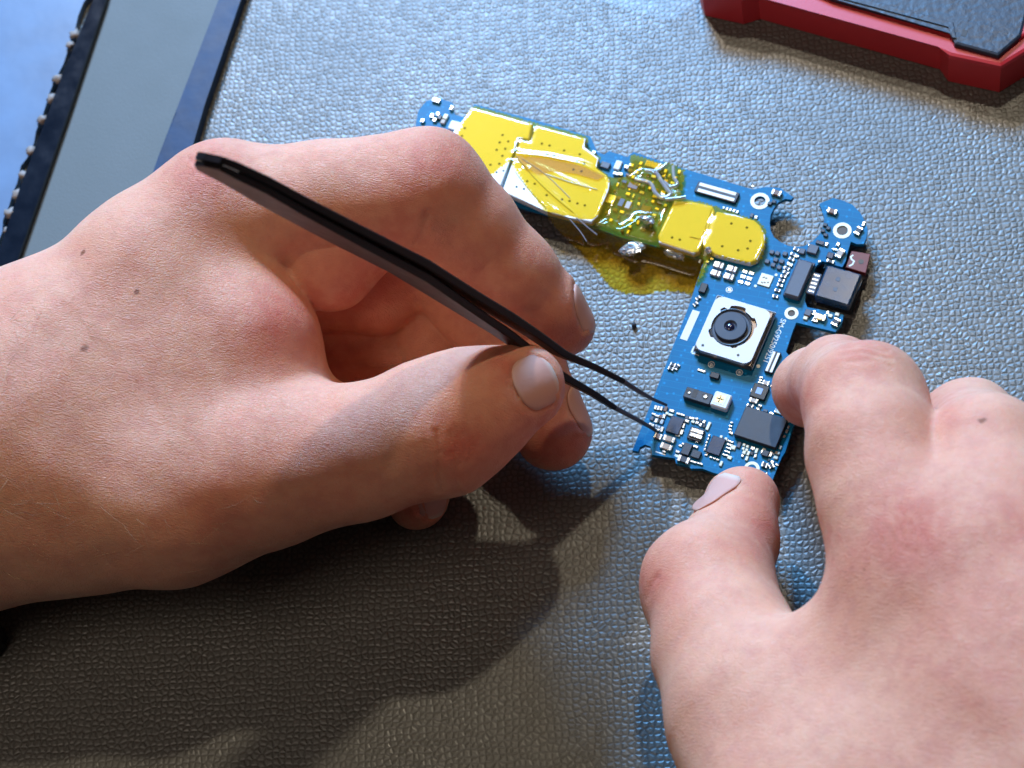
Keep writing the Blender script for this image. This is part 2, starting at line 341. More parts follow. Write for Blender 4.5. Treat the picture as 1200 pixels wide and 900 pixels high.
def polyline_px(PX, PY, pts):
    d = np.full(len(PX), 1e9)
    for (x0,y0),(x1,y1) in zip(pts[:-1], pts[1:]):
        dx,dy = x1-x0,y1-y0; t = np.clip(((PX-x0)*dx+(PY-y0)*dy)/(dx*dx+dy*dy),0,1)
        d = np.minimum(d, np.hypot(PX-x0-t*dx, PY-y0-t*dy))
    return d
def grad(f, P, e=.01):
    P = P.astype(np.float32); g = np.stack([f(P+np.array(v,np.float32)*e)-f(P-np.array(v,np.float32)*e) for v in ((1,0,0),(0,1,0),(0,0,1))], -1)
    return g/np.linalg.norm(g,axis=1,keepdims=True)
def first_hit(f, px, py):
    r = ray(px,py); r = r/np.linalg.norm(r); t = 15.0
    for _ in range(200):
        d = float(f((CAM+t*r)[None].astype(np.float32))[0])
        if d < .002 or t > 60: break
        t += d*.6
    return CAM+t*r
def build_hand(name, spec, label, box, creases, flush, wr, moles, nails, h=.042):
    f = hand_sdf(spec)
    v, q = mesh_sdf(f, box[0], box[1], h)
    n = grad(f, v)
    PX, PY, WZ = proj(v)
    facing = np.clip((n@CF)*2, 0, 1)
    disp = np.zeros(len(v))
    for pts, w, amp in creases:
        d = polyline_px(PX, PY, pts); disp += amp*np.exp(-(d/w)**2)*facing
    q3 = v*1.0
    lump = np.sin(q3[:,0]*2.1+1.3*np.sin(q3[:,1]*1.7))*np.sin(q3[:,1]*2.4+q3[:,2]*1.9+np.sin(q3[:,0]*1.3))*.016 + np.sin(q3[:,0]*5.2+2*np.sin(q3[:,2]*3.1))*np.sin(q3[:,1]*4.7+q3[:,2]*2.9)*.006
    v = v - n*(disp+lump)[:,None]
    for pts, w, amp in spec.get('ridges', []):
        d = polyline_px(PX, PY, pts); v = v + n*(amp*np.exp(-(d/w)**2)*facing)[:,None]
    # nails: groove round each nail
    nail_meshes = []
    for (cx, fw, nm, wd, ln) in nails:
        fw = np.array(fw, float); nm = np.array(nm, float); nm -= fw*(nm@fw)*0; nm /= np.linalg.norm(nm)
        fw = fw-nm*(fw@nm); fw /= np.linalg.norm(fw); sd = np.cross(nm, fw)
        # centre: trace from above along the normal
        C = np.array(cx, float)
        NU, NV = 17, 19; pts = []; par = []
        for j in range(NV):
            for i in range(NU):
                a = -1+2*i/(NU-1); b = -1+2*j/(NV-1)
                bb = b; lim = 1.0
                # cuticle end rounded, free end gently rounded
                if b < -.2: lim = math.sqrt(max(0.04, 1-((-.2-b)/.82)**2))
                elif b > .35: lim = math.sqrt(max(.1, 1-((b-.35)/.72)**2))
                pts.append((a*lim, bb)); par.append((a,b))
        pts = np.array(pts); P0 = C + sd*(pts[:,0:1]*wd/2) + fw*(pts[:,1:2]*ln/2) + nm*1.0
        t = np.zeros(len(P0))
        for _ in range(40):
            d = f((P0-nm*t[:,None]).astype(np.float32)); t = np.minimum(t+d*.8, 1.9)
        # past the fingertip the plate carries on straight
        T = t.reshape(NV,NU)
        for j in range(1, NV):
            T[j] = np.minimum(T[j], T[j-1] + (ln/(NV-1))*1.0)
        for i in range(NU//2+1, NU): T[:,i] = np.minimum(T[:,i], T[:,i-1]+wd/(NU-1)*2.2)
        for i in range(NU//2-1, -1, -1): T[:,i] = np.minimum(T[:,i], T[:,i+1]+wd/(NU-1)*2.2)
        # smooth
        for _ in range(12):
            T2 = T.copy(); T2[1:-1,1:-1] = (T[1:-1,1:-1]*2+T[:-2,1:-1]+T[2:,1:-1]+T[1:-1,:-2]+T[1:-1,2:])/6; T = T2
        base = P0 - nm*(T.reshape(-1)[:,None])
        lift = .014 - .02*np.abs(np.array(par)[:,0])**4 - .02*np.clip(-np.array(par)[:,1]-.7,0,1)
        top = base + nm*lift[:,None]; bot = base - nm*.035
        ring = [i for i in range(NU)] + [NU-1+NU*j for j in range(1,NV)] + [NU*(NV-1)+i for i in range(NU-2,-1,-1)] + [NU*j for j in range(NV-2,0,-1)]
        fc = [(j*NU+i, j*NU+i+1, (j+1)*NU+i+1, (j+1)*NU+i) for j in range(NV-1) for i in range(NU-1)]
        K = NU*NV; fb = [tuple(x+K for x in q4[::-1]) for q4 in fc]
        fs = [(ring[i]+K, ring[(i+1)%len(ring)]+K, ring[(i+1)%len(ring)], ring[i]) for i in range(len(ring))]
        nail_meshes.append((np.vstack([top,bot]), fc+fb+fs, np.array(par+par)))
        # groove in the skin along sides and cuticle
        edge = [k for k in ring if par[k][1] < .55]
        ep = base[edge]
        near = np.where(np.linalg.norm(v-C, axis=1) < ln+wd)[0]
        dmin = np.full(len(near), 9.0)
        for e in ep: dmin = np.minimum(dmin, np.linalg.norm(v[near]-e, axis=1))
        hp = 1.0 - T
        for k in near:
            p = v[k]-C; a = (p@sd)/(wd/2); b = (p@fw)/(ln/2)
            if abs(a) < 1 and abs(b) < 1:
                j = (b+1)/2*(NV-1); j0 = min(int(j), NV-2); tj = j-j0
                lim = math.sqrt(max(.04, 1-((-.2-b)/.82)**2)) if b < -.2 else (math.sqrt(max(.1, 1-((b-.35)/.72)**2)) if b > .35 else 1.0)
                if abs(a) > lim: continue
                i = (a/lim+1)/2*(NU-1); i0 = min(int(i), NU-2); ti = i-i0
                h_ = (hp[j0,i0]*(1-ti)+hp[j0,i0+1]*ti)*(1-tj)+(hp[j0+1,i0]*(1-ti)+hp[j0+1,i0+1]*ti)*tj
                hv = p@nm
                if h_-.35 < hv and hv > h_-.010: v[k] = v[k] - nm*(hv-h_+.010)
        v[near] -= n[near]*(.026*np.exp(-(dmin/.045)**2) - .012*np.exp(-((dmin-.12)/.06)**2))[:,None]
    org = Vector(v.mean(0)); org.z = 0
    me = bpy.data.meshes.new(name)
    me.vertices.add(len(v)); me.vertices.foreach_set('co', (v-np.array(org)).astype(np.float32).ravel())
    me.loops.add(q.size); me.loops.foreach_set('vertex_index', q.ravel().astype(np.int32))
    me.polygons.add(len(q)); me.polygons.foreach_set('loop_start', np.arange(0,q.size,4,dtype=np.int32)); me.polygons.foreach_set('loop_total', np.full(len(q),4,np.int32))
    me.update(calc_edges=True); me.validate()
    fl = np.zeros(len(v)); wk = np.zeros(len(v))
    for (x,y,r,s) in flush: fl += s*np.exp(-(((PX-x)**2+(PY-y)**2)/r**2))
    for (x,y,r,s) in wr: wk += s*np.exp(-(((PX-x)**2+(PY-y)**2)/r**2))
    for nme, arr in (('flush', fl), ('wrinkle', wk)):
        a = me.attributes.new(nme, 'FLOAT', 'POINT'); a.data.foreach_set('value', np.clip(arr*1.25,0,1).astype(np.float32))
    ml = [(first_hit(f,x,y)-np.array(org), r) for x,y,r in moles]
    o = link(name, me, None, mat_skin('skin', ml), True); o.location = org
    tag(o, label, 'hand')
    for (nv, nf, par) in nail_meshes:
        m2 = mesh_pd('fingernail', nv-np.array(org), nf); c = link('fingernail', m2, o, MN, True)
        a = m2.attributes.new('along', 'FLOAT', 'POINT'); a.data.foreach_set('value', par[:,1].astype(np.float32))
    return o, f
def mat_nail():
    m, nt, p = new_mat('nail_plate')
    at = nd(nt,'ShaderNodeAttribute', attribute_name='along'); cr = nd(nt,'ShaderNodeValToRGB'); e = cr.color_ramp.elements
    mr = nd(nt,'ShaderNodeMapRange'); mr.inputs[1].default_value=-1; lk(nt, at.outputs['Fac'], mr.inputs[0]); lk(nt, mr.outputs[0], cr.inputs[0])
    e[0].position=0.0; e[0].color=(0.66,0.38,0.29,1); e[1].position=.86; e[1].color=(0.66,0.35,0.27,1)
    x = e.new(.12); x.color=(0.64,0.33,0.25,1); x = e.new(.95); x.color=(0.72,0.50,0.39,1); x = e.new(1.0); x.color=(0.70,0.56,0.46,1)
    lk(nt, cr.outputs[0], p.inputs['Base Color']); p.inputs['Roughness'].default_value=.4; p.inputs['Specular IOR Level'].default_value=.18; p.inputs['Subsurface Weight'].default_value=.15
    p.inputs['Subsurface Radius'].default_value=(.2,.1,.07); p.inputs['Subsurface Scale'].default_value=.3
    tc = nd(nt,'ShaderNodeTexCoord'); no = nd(nt,'ShaderNodeTexNoise'); no.inputs['Scale'].default_value=14; lk(nt, tc.outputs['Object'], no.inputs['Vector'])
    b = nd(nt,'ShaderNodeBump'); b.inputs['Strength'].default_value=.25; b.inputs['Distance'].default_value=.01; lk(nt,no.outputs[0],b.inputs['Height']); lk(nt,b.outputs[0],p.inputs['Normal'])
    return m
MN = mat_nail()
#HANDS
L = dict(kp=1.0, ridges=[([(60,330),(110,380),(190,420),(260,440)],13,.010),([(250,205),(170,270),(60,370)],18,.02)], palm=[
    [J(262,252,4.9,1.06), J(180,325,4.7,1.15), J(60,420,4.3,1.25), J(-60,515,3.9,1.45)],
    [J(285,330,3.1,.88), J(60,470,3.1,1.3), J(-60,540,3.2,1.6)],
    [J(285,395,1.7,.85), J(60,510,2.2,1.2)],
    [J(280,450,1.25,.85), J(60,540,1.5,1.1)],
    [J(330,542,2.3,1.0), J(425,524,2.2,.86)],
    [J(291,406,4.3,1.0), J(200,450,3.9,1.3), J(80,510,3.7,1.6)],
    [J(310,548,3.7,1.03), J(200,580,3.5,1.25), J(95,590,3.3,1.22), J(-20,600,3.2,1.22)],
    [J(40,497,3.3,1.95), J(-90,545,3.2,2.0), J(-330,690,3.2,2.5)],
    ], fingers=[
    ([J(262,255,4.9,1.02), J(380,236,5.0,.86), J(499,222,5.1,.86), J(549,269,4.35,.72), J(599,321,3.5,.66), J(638,360,2.75,.56), J(662,382,2.3,.46)], .18, .25),
    ([J(350,255,4.6,.8), J(386,308,4.3,.65), J(440,262,4.7,.66)], .25, .16),
    ([J(310,548,3.8,1.02), J(410,532,3.95,.92), J(515,500,4.1,.94), J(560,475,4.25,.79), J(612,454,4.25,.60)], .3, .55),
    ([J(290,325,3.0,.85), J(440,338,2.6,.68), J(505,292,2.7,.73), J(612,425,2.15,.62), J(648,505,1.4,.60)], .15, .2),
    ([J(290,395,1.7,.8), J(400,400,1.35,.62), J(500,350,1.5,.66), J(512,455,1.2,.58), J(489,587,.66,.46)], .15, .2),
    ([J(280,450,1.2,.75), J(400,470,1.2,.72), J(462,486,1.15,.72), J(478,525,1.0,.6), J(470,550,.75,.5)], .2, .3),
    ([J(330,450,1.1,.75), J(400,440,1.0,.75), J(485,432,.95,.72)], .2, .3),
    ([J(330,542,2.3,.9), J(430,524,2.2,.8), J(520,510,2.1,.55)], .2, .3),
    ])
import os
hl, fL = build_hand('hand', L, 'hand seen from the thumb side, holding black tweezers between thumb and index finger', ((-19,-8,.02),(3,9,8)),
    creases=[([(500,250),(496,268),(488,284)],4,.04), ([(556,325),(572,308)],4,.02),
             ([(511,505),(515,528),(513,552),(518,574)],2.8,0.03), ([(528,508),(534,522),(533,545),(536,568)],2.8,0.027), ([(546,508),(552,522),(550,540)],2.8,0.018), ([(497,520),(500,545),(506,568)],2.8,0.021), ([(515,530),(524,534),(533,530)],2.4,.012), ([(486,525),(490,548),(497,568)],3,.014), ([(534,500),(543,512),(544,528),(538,545)],2.2,.014), ([(220,185),(232,196),(238,208)],2.6,.014), ([(232,180),(243,192),(250,205)],2.6,.014), ([(246,178),(256,190),(262,202)],2.6,.012), ([(590,408),(592,420),(591,432)],2.2,.012), ([(582,402),(584,412)],2.2,.010)],
    flush=[(240,195,45,.45),(540,525,38,.6),(325,380,50,.55),(520,180,50,.35),(600,320,70,.3),(660,390,40,.35),(650,520,60,.5),(260,600,60,.3),(420,330,60,.5),(593,430,22,.55),(400,570,60,.2),(490,600,30,.5),(470,240,50,.3)],
    wr=[(240,200,50,1),(540,525,45,1),(520,165,35,.5)],
    moles=[(97,296,.045),(160,342,.045),(99,408,.06),(17,403,.012)],
    nails=[(first_hit(hand_sdf(L),629,446), im(.88,-.44,-.25), im(.26,-.20,.93), .76, .68),
           (pt(674,367,2.6*.75), im(.58,.72,-.45), im(.80,-.50,.30), .60, .78),
           (pt(664,484,1.6*.75), im(.24,.92,-.25), im(.90,-.18,.45), .64, .80),
           (pt(502,586,.7), im(.05,.9,-.3), im(.90,.0,.35), .5, .55)])
ZS = 1.0
R = dict(kp=1.3, ridges=[([(1075,680),(1130,760),(1200,880)],22,.022),([(1200,690),(1260,800)],20,.022),([(1110,700),(1160,740),(1200,735)],13,.008)], palm=[
    [J(1078,662,4.15,1.05), J(1185,800,4.2,1.25), J(1320,1000,4.0,1.6)],
    [J(1190,665,4.4,1.1), J(1290,820,4.4,1.3), J(1400,980,4.2,1.7)],
    [J(1310,720,4.0,1.1), J(1400,860,4.1,1.3), J(1500,1000,4.0,1.7)],
    [J(1410,800,3.3,1.0), J(1500,950,3.4,1.3)],
    [J(1046,812,3.4,1.05), J(1120,915,3.6,1.4), J(1250,1050,3.6,1.9)],
    [J(884,840,2.9,1.12), J(960,980,3.2,1.5), J(1100,1080,3.3,1.9)],
    ], fingers=[
    ([J(1078,662,4.15,1.02), J(1045,592,4.15,.91), J(1026,530,4.05,.89), J(1014,473,3.75,.82), J(981,447,2.2,.63), J(954,454,1.15,.57), J(950,458,.85,.53)], .25, .4),
    ([J(1192,668,4.4,1.05), J(1170,606,4.3,.96), J(1156,549,4.0,.93), J(1135,505,2.3,.7), J(1120,530,.9,.6)], .3, .5),
    ([J(1310,720,4.0,1.0), J(1290,600,3.7,.9), J(1270,580,2.0,.7), J(1240,590,.8,.6)], .3, .5),
    ([J(884,840,2.9,1.10), J(850,762,2.5,.98), J(829,687,2.0,.92), J(858,632,1.45,.64), J(869,590,1.1,.57)], .22, .4),
    ])
hr, fR = build_hand('hand', R, 'hand seen from its back, pinching the blue circuit board between thumb and index finger', ((1.0,-9.5,.02),(15,4,8)),
    creases=[([(757,702),(762,686),(770,676)],3.5,.025), ([(985,408),(1010,404),(1040,412)],2.4,.020), ([(980,416),(1010,412),(1044,420)],2.4,.018), ([(990,424),(1020,421),(1046,430)],2.4,.012), ([(1040,600),(1052,612),(1058,630)],2.6,.012), ([(1052,596),(1064,610),(1070,628)],2.6,.012), ([(1066,596),(1078,612),(1080,628)],2.6,.010), ([(1035,616),(1055,640),(1075,650)],2.6,.010)],
    flush=[(1062,625,60,.55),(1200,615,45,.4),(1015,405,40,.35),(905,620,40,.5),(760,680,35,.5),(935,470,40,.45),(890,560,40,.25),(1110,480,30,.3),(1130,780,90,.2),(960,640,40,.25)],
    wr=[(1062,620,60,1),(1015,412,40,.8),(850,850,50,.5),(1190,610,50,.6)],
    moles=[(1151,492,.055),(1013,668,.015)],
    nails=[(pt(850,584,1.45), im(.40,-.88,-.2), im(-.72,-.34,.58), .64, .72)])

# ------------------------------------------------------------------ circuit board
ZB, ZT = 0.27, 0.35                                # board underside and top
bo = pt(860,400,0); BOARD = empty('circuit_board', (bo[0],bo[1],0), 'blue L-shaped phone circuit board with camera, shields and amber tape', 'circuit board')
U = pt(905,228,ZT)-pt(740,182,ZT); U /= np.linalg.norm(U); V_ = pt(741,528,ZT)-pt(822,312,ZT); V_ -= U*(U@V_); V_ /= np.linalg.norm(V_)
BR = Matrix(((U[0],-V_[0],0),(U[1],-V_[1],0),(0,0,1)))
cpx = lambda x0,y0,pts: [(x0+a, y0+b) for a,b in pts]
outline = [(487,147),(490,130),(500,118),(515,115),(530,120),(533,134),(545,138),(556,122),(625,140),(692,160),(700,178),(708,181),(714,177),(735,184),(742,178),(803,198),
  (882,222),(897,219),(914,220),(921,225),(930,231),(927,234),(920,233),(912,237),(907,244),(903,252),(902,262),(903,270),(907,278),(915,284),(924,288),(933,289.5),(942,288.5),(952,283),(961,274),(965,264),(966,255),(963,246),(960,239),(966,236),(976,232),
  (988,235),(999,240),(1008,249),(1014,260),(1017,270),(1015,280),(1012,286),(1004,286),(997,283),(995,290),(993,297),(991,306),(987,313),(976,310),(964,306),(957,311),(954,318),(950,330),(945,342),(943,352),(946,360),
  (968,364),(989,369),(986,380),(979,389),(958,384),(938,379),(933,378),(929,388),(921,412),(935,430),(940,470),(928,505),(920,530),(916,536),(912,545),(904,566),(870,562),(836,554),(823,549),(810,549),(806,546),(792,543),(791,537),(764,533),(764,528),(762,523),(756,521),(750,524),(748,529),
  (741,528),(766,465),(787,410),(806,362),(823,311),(826,305),(777,291),(727,278),(690,264),(620,245),(560,226),(520,205),(495,170)]
def holed_prism(name, outer, holes, z0, z1, m):
    # outer polygon with round holes, triangulated with numpy-free fill
    bm = bmesh.new()
    def ring(pts, z): 
        vs = [bm.verts.new((p[0],p[1],z)) for p in pts]; es = [bm.edges.new((vs[i],vs[(i+1)%len(vs)])) for i in range(len(vs))]; return vs, es
    loops = [outer]+holes; tops = [ring(l,z1) for l in loops]
    bmesh.ops.triangle_fill(bm, use_beauty=True, use_dissolve=False, edges=[e for _,es in tops for e in es])
    geom = bm.faces[:]; r = bmesh.ops.extrude_face_region(bm, geom=geom); vs = [g for g in r['geom'] if isinstance(g, bmesh.types.BMVert)]
    bmesh.ops.translate(bm, verts=vs, vec=(0,0,z0-z1))
    return rel(link(name, bm_mesh(name,bm), None, m), BOARD)
def circ(cx, cy, r, z=ZT, n=24):
    c = pt(cx,cy,z); return [(c[0]+r*math.cos(2*math.pi*i/n), c[1]+r*math.sin(2*math.pi*i/n)) for i in range(n)]
PXC = 1/72.0                                       # photo pixel in cm on the board
sub = holed_prism('board_plate', px_poly(outline, ZT), [circ(890.5,235.5,.092), circ(987,270,.088), circ(927.5,367,.058)], ZB, ZT, M['blue'])
def box_mesh(name, sx, sy, sz, bev, m):
    bm = bmesh.new(); bmesh.ops.create_cube(bm, size=1); bmesh.ops.scale(bm, vec=(sx,sy,sz), verts=bm.verts); bmesh.ops.translate(bm, vec=(0,0,sz/2), verts=bm.verts)
    if bev: bmesh.ops.bevel(bm, geom=bm.edges[:], offset=bev, segments=1, affect='EDGES')
    me = bm_mesh(name, bm); me.materials.append(m); return me
cache = {}
def bx(name, px, py, sx, sy, sz, m, z=ZT, rot=0, parent=None, bev=None, jit=1.5):
    """a small block on the board: centre in the photograph, size in photo pixels on the board, height cm"""
    key = (name, round(sx,1), round(sy,1), round(sz,3), m.name)
    if key not in cache: cache[key] = box_mesh(name, sx*PXC, sy*PXC*1.06, sz, min(.010, sz*.25, sx*PXC*.12, sy*PXC*.12) if bev is None else bev, m)
    o = bpy.data.objects.new(name, cache[key]); COL.objects.link(o)
    c = pt(px,py,z+sz); o.matrix_world = Matrix.Translation((c[0],c[1],z)) @ (BR.to_4x4() @ Matrix.Rotation(math.radians(rot+random.uniform(-jit,jit)),4,'Z'))
    if parent is None: rel(o, BOARD)
    else:
        mw = o.matrix_world.copy(); o.parent = parent; o.matrix_parent_inverse = parent_world(parent).inverted(); o.matrix_basis = mw
    return o
def parent_world(p):
    w = p.matrix_basis if not p.parent else parent_world(p.parent) @ p.matrix_parent_inverse @ p.matrix_basis
    return w
def two_term(px, py, L_, W_, rot=0, body='ceramic', term='silver', h=.045, z=ZT, name='capacitor', frac=.27):
    b = bx(name, px, py, L_*(1-2*frac)+1, W_*.94, h*.94, M[body], z, rot)
    w = b.matrix_basis; ax = np.array((w[0][0],w[1][0]))
    for s in (-1,1):
        t = bx('terminal', px, py, L_*frac, W_, h, M[term], z, rot, parent=b)
        o = ax*s*(L_*(.5-frac/2))*PXC; t.matrix_basis = Matrix.Translation((b.matrix_basis.translation.x+o[0], b.matrix_basis.translation.y+o[1], z)) @ b.matrix_basis.to_3x3().to_4x4()
    return b
def disc(name, px, py, r, h, m, z=ZT, parent=None, n=20, r2=None):
    bm = bmesh.new()
    if r2:
        c0 = [bm.verts.new((rr*math.cos(2*math.pi*i/n), rr*math.sin(2*math.pi*i/n), zz)) for zz in (0,h) for rr in (r2,r) for i in range(n)]
        for i in range(n):
            j=(i+1)%n; a=c0
            bm.faces.new((a[i],a[j],a[2*n+j],a[2*n+i])); bm.faces.new((a[n+i],a[3*n+i],a[3*n+j],a[n+j])); bm.faces.new((a[2*n+i],a[2*n+j],a[3*n+j],a[3*n+i])); bm.faces.new((a[i],a[n+i],a[n+j],a[j]))
    else:
        bmesh.ops.create_cone(bm, cap_ends=True, segments=n, radius1=r, radius2=r, depth=h); bmesh.ops.translate(bm, vec=(0,0,h/2), verts=bm.verts)
    o = link(name, bm_mesh(name,bm), None, m); c = pt(px,py,z+h); o.location = (c[0],c[1],z)
    if parent is None: rel(o, BOARD)
    else: o.parent = parent; o.matrix_parent_inverse = parent_world(parent).inverted()
    return o
# mounting rings
disc('plated_ring', 890.5,235.5,.158,.006,M['cream'],r2=.094,n=32); disc('plated_ring', 987,270,.150,.006,M['cream'],r2=.09,n=32); disc('plated_ring', 927.5,367,.112,.006,M['cream'],r2=.06,n=28)
disc('plated_ring', 881,549,.12,.006,M['cream'],r2=.07,n=28)
disc('screw_boss', 987,270,.088,.05,M['black'],z=ZB+.02); disc('screw_boss', 927.5,367,.058,.05,M['black'],z=ZB+.02)
# connectors
c = bx('board_connector', 840,225, 53,14,.055, M['black'])
for dy in (-3.6,3.2): bx('contact_row', 840-dy*.3,225+dy, 47,4.6,.062, M['steel'], parent=c, jit=0)
c = bx('board_connector', 905.5,424, 10,27,.055, M['black'])
for dx in (-2.6,2.6): bx('contact_row', 905.5+dx,424+dx*.3, 3.2,25,.062, M['steel'], parent=c, jit=0)
# shields
def shield(pts, h, label, holes, seam=None):
    P = px_poly(pts, ZT+h); o = prism('metal_shield', P, ZT, ZT+h, M['steel'], BOARD, bev=.022); o['label'] = label
    bm = bmesh.new()
    for (x,y,r) in holes:
        c = pt(x,y,ZT+h); rr = r*PXC
        vs = [bm.verts.new((c[0]+rr*math.cos(k*math.pi/5), c[1]+rr*math.sin(k*math.pi/5), ZT+h+.0035)) for k in range(10)]; bm.faces.new(vs)
    if holes:
        q = link('vent_hole', bm_mesh('vent_hole',bm), None, M['black']); tag(q, kind='stuff'); q.parent = o; q.matrix_parent_inverse = parent_world(o).inverted()
    return o
SA = [(552,125),(624,144.5),(619.5,163.5),(607,160),(585,222),(548,214),(515,196),(526,160),(544,138.5)]
SB = [(628,146),(687,162),(683,173),(696,181),(702,185),(697,198),(711,205),(715,212),(713,222),(701,253),(693,260),(668,255),(639,247),(588,224),(609.5,164),(623,168)]
SC = [(790,235),(812,236),(835,241),(838,248),(829.5,262),(830,270),(823,281),(819,295),(812,297),(772,284),(771,276)]
SD = [(840,247.5),(862,252),(884,258),(891,264),(897,276),(896,287),(888,304),(879,308),(858,303),(838,298),(824,288.5),(824,283),(831,271),(831,263)]
g = lambda ps, x0, y0, sc: [(x0+a/sc, y0+b/sc, 1.7) for a,b in ps]
shield(SA, .13, 'metal shield at the far end of the strip under amber tape', g([(67,212),(42,277),(15,342),(117,268),(90,333),(38,465),(66,395)],580,130,7.5)+g([(555,430),(525,508),(812,798)],480,100,8.57)+[(582,202,1.6),(590,200,1.6)])
shield(SB, .13, 'notched metal shield with its lower corner bare of tape', g([(412,288),(480,305),(382,360),(455,378),(520,392),(608,348),(745,382),(720,443),(785,462),(760,530),(690,515),(283,618),(350,640),(190,667),(255,685),(455,740),(590,778),(656,792),(725,813),(790,830)],580,130,7.5))
shc = shield(SC, .12, 'metal shield with a raised panel, next to the torn seam', g([(338,540),(312,607),(283,675),(57,738),(125,757)],780,180,7.5))
shield(SD, .12, 'rounded metal shield at the corner of the board', g([(578,615),(715,650),(745,768),(720,835),(637,850),(497,815)],780,180,7.5))
q = prism('raised_panel', px_poly([(819.5,240),(834,244),(822,280),(808,277)], ZT+.135), ZT+.12, ZT+.135, M['steel']); q.parent = shc; q.matrix_parent_inverse = parent_world(shc).inverted()
# camera module
CZ = .16
cm = bx('camera_module', 860.5,388, 69.5,70, CZ, M['steel_dark'], bev=.02, jit=0)
bx('module_band', 860.8,388, 72.5,72.5, .06, M['steel'], parent=cm, jit=0, z=ZT+.03); bx('module_band', 860.8,388, 71.5,71.5, .03, M['black'], parent=cm, jit=0, z=ZT+.11)
def cover():
    n=6; hw,hh=33.8*PXC,36.6*PXC; r=.13; outer=[]
    for cx,cy,a0 in ((hw-r,hh-r,0),(-hw+r,hh-r,90),(-hw+r,-hh+r,180),(hw-r,-hh+r,270)):
        for k in range(n): a=math.radians(a0+90*k/(n-1)); outer.append((cx+r*math.cos(a),cy+r*math.sin(a)))
    hole=[]
    for k in range(72):
        a=math.radians(k*5); rr=.345
        d=k*5
        if 78<=d<=118 or 128<=d<=140: rr=.40
        if 20<=d<=45: rr=.385
        if 205<=d<=225: rr=.385
        if 290<=d<=300: rr=.37
        hole.append((rr*math.cos(a)-.02, rr*math.sin(a)+.035))
    bm = bmesh.new(); es=[]
    for l in (outer,hole):
        vs=[bm.verts.new((x,y,0)) for x,y in l]; es+=[bm.edges.new((vs[i],vs[(i+1)%len(vs)])) for i in range(len(vs))]
    bmesh.ops.triangle_fill(bm, use_beauty=True, use_dissolve=False, edges=es)
    r_=bmesh.ops.extrude_face_region(bm, geom=bm.faces[:]); bmesh.ops.translate(bm, verts=[x for x in r_['geom'] if isinstance(x,bmesh.types.BMVert)], vec=(0,0,-.09))
    me=bm_mesh('top_cover',bm); o=link('top_cover',me,None,mat('brushed_cover',(0.46,0.455,0.45),.4,.4,.1,2,.001,30)); c=pt(859,386.5,ZT+CZ+.055)
    o.matrix_world=Matrix.Translation((c[0],c[1],ZT+CZ+.055))@BR.to_4x4(); return o
def under(o, p):
    o.parent=p; o.matrix_parent_inverse=parent_world(p).inverted(); return o
tc_ = under(cover(), cm)
def turned(name, prof, px, py, z, m, parent, n=40):
    bm=bmesh.new(); rows=[]
    for r,h in prof: rows.append([bm.verts.new((max(r,1e-4)*math.cos(2*math.pi*i/n), max(r,1e-4)*math.sin(2*math.pi*i/n), h)) for i in range(n)])
    for a,b in zip(rows[:-1],rows[1:]):
        for i in range(n): bm.faces.new((a[i],a[(i+1)%n],b[(i+1)%n],b[i]))
    bm.faces.new(rows[-1])
    o=link(name,bm_mesh(name,bm),None,m,name=='lens_glass'); c=pt(px,py,z); o.location=(c[0],c[1],z); return under(o,parent)
zc=ZT+CZ
# recess floor is the module top; barrel sits in the cover opening
turned('lens_barrel', [(.34,0),(.34,.03),(.325,.035),(.305,.03),(.30,.015),(.262,.015),(.258,.070),(.248,.078),(.105,.078),(.085,.060),(.072,.045)], 856.5,384.5, zc+.003, M['led'], cm)
turned('focus_ring', [(.335,0),(.335,.040),(.325,.042),(.313,.04),(.31,.0)], 856.5,384.5, zc+.002, M['black'], cm)
turned('lens_glass', [(.074,0),(.06,.012),(.035,.022),(.01,.025),(.0,.025)], 855.5,383, zc+.055, M['lens'], cm, 24)
for (x,y) in ((823.5,404.5),(865,416)): 
    under(disc('pin_hole',x,y,.022,.003,M['black'],z=zc+.055,parent=cm), cm)
# module corner marks (white print) on the board
def Lmark(x,y,a,b,sx,sy):
    bx('corner_mark', x+sx*a/2, y+sx*a/2*.28, a, 2.2, .003, M['print'], jit=0); bx('corner_mark', x-sy*b/2*.36, y+sy*b/2*.93, 2.2, b, .003, M['print'], jit=0)
Lmark(810.5,413.5,9,8,1,-1); Lmark(905.5,366,8,9,-1,1)
for x,y in ((854.5,339.5),(833.5,427),(866.5,436.5)):
    disc('via_ring',x,y,.055,.004,M['print'],r2=.043); disc('via_pad',x,y,.028,.010,M['silver'])
disc('via_pad',888.5,429,.032,.006,M['print'])
# printed code
def text(body, px, py, size, rot, m, ext=.0015):
    cu=bpy.data.curves.new('printed_text','FONT'); cu.body=body; cu.size=size; cu.extrude=ext; cu.offset=.0008; cu.align_x='CENTER'; cu.align_y='CENTER'; cu.space_character=1.02
    ob=bpy.data.objects.new('tmp',cu); COL.objects.link(ob); dg=bpy.context.evaluated_depsgraph_get(); me=bpy.data.meshes.new_from_object(ob.evaluated_get(dg)); bpy.data.objects.remove(ob)
    me.name='printed_text'; o=link('printed_text',me,None,m); c=pt(px,py,ZT); o.matrix_world=Matrix.Translation((c[0],c[1],ZT+ext+.001))@BR.to_4x4()@Matrix.Rotation(math.radians(rot),4,'Z'); return rel(o,BOARD)
text('SM-G9250/9251', 907.5,399.5, .125, -90, M['print'])
# white pad
o = bx('white_pad', 808.5,381, 9,38,.006, M['white'], bev=.002, jit=0)
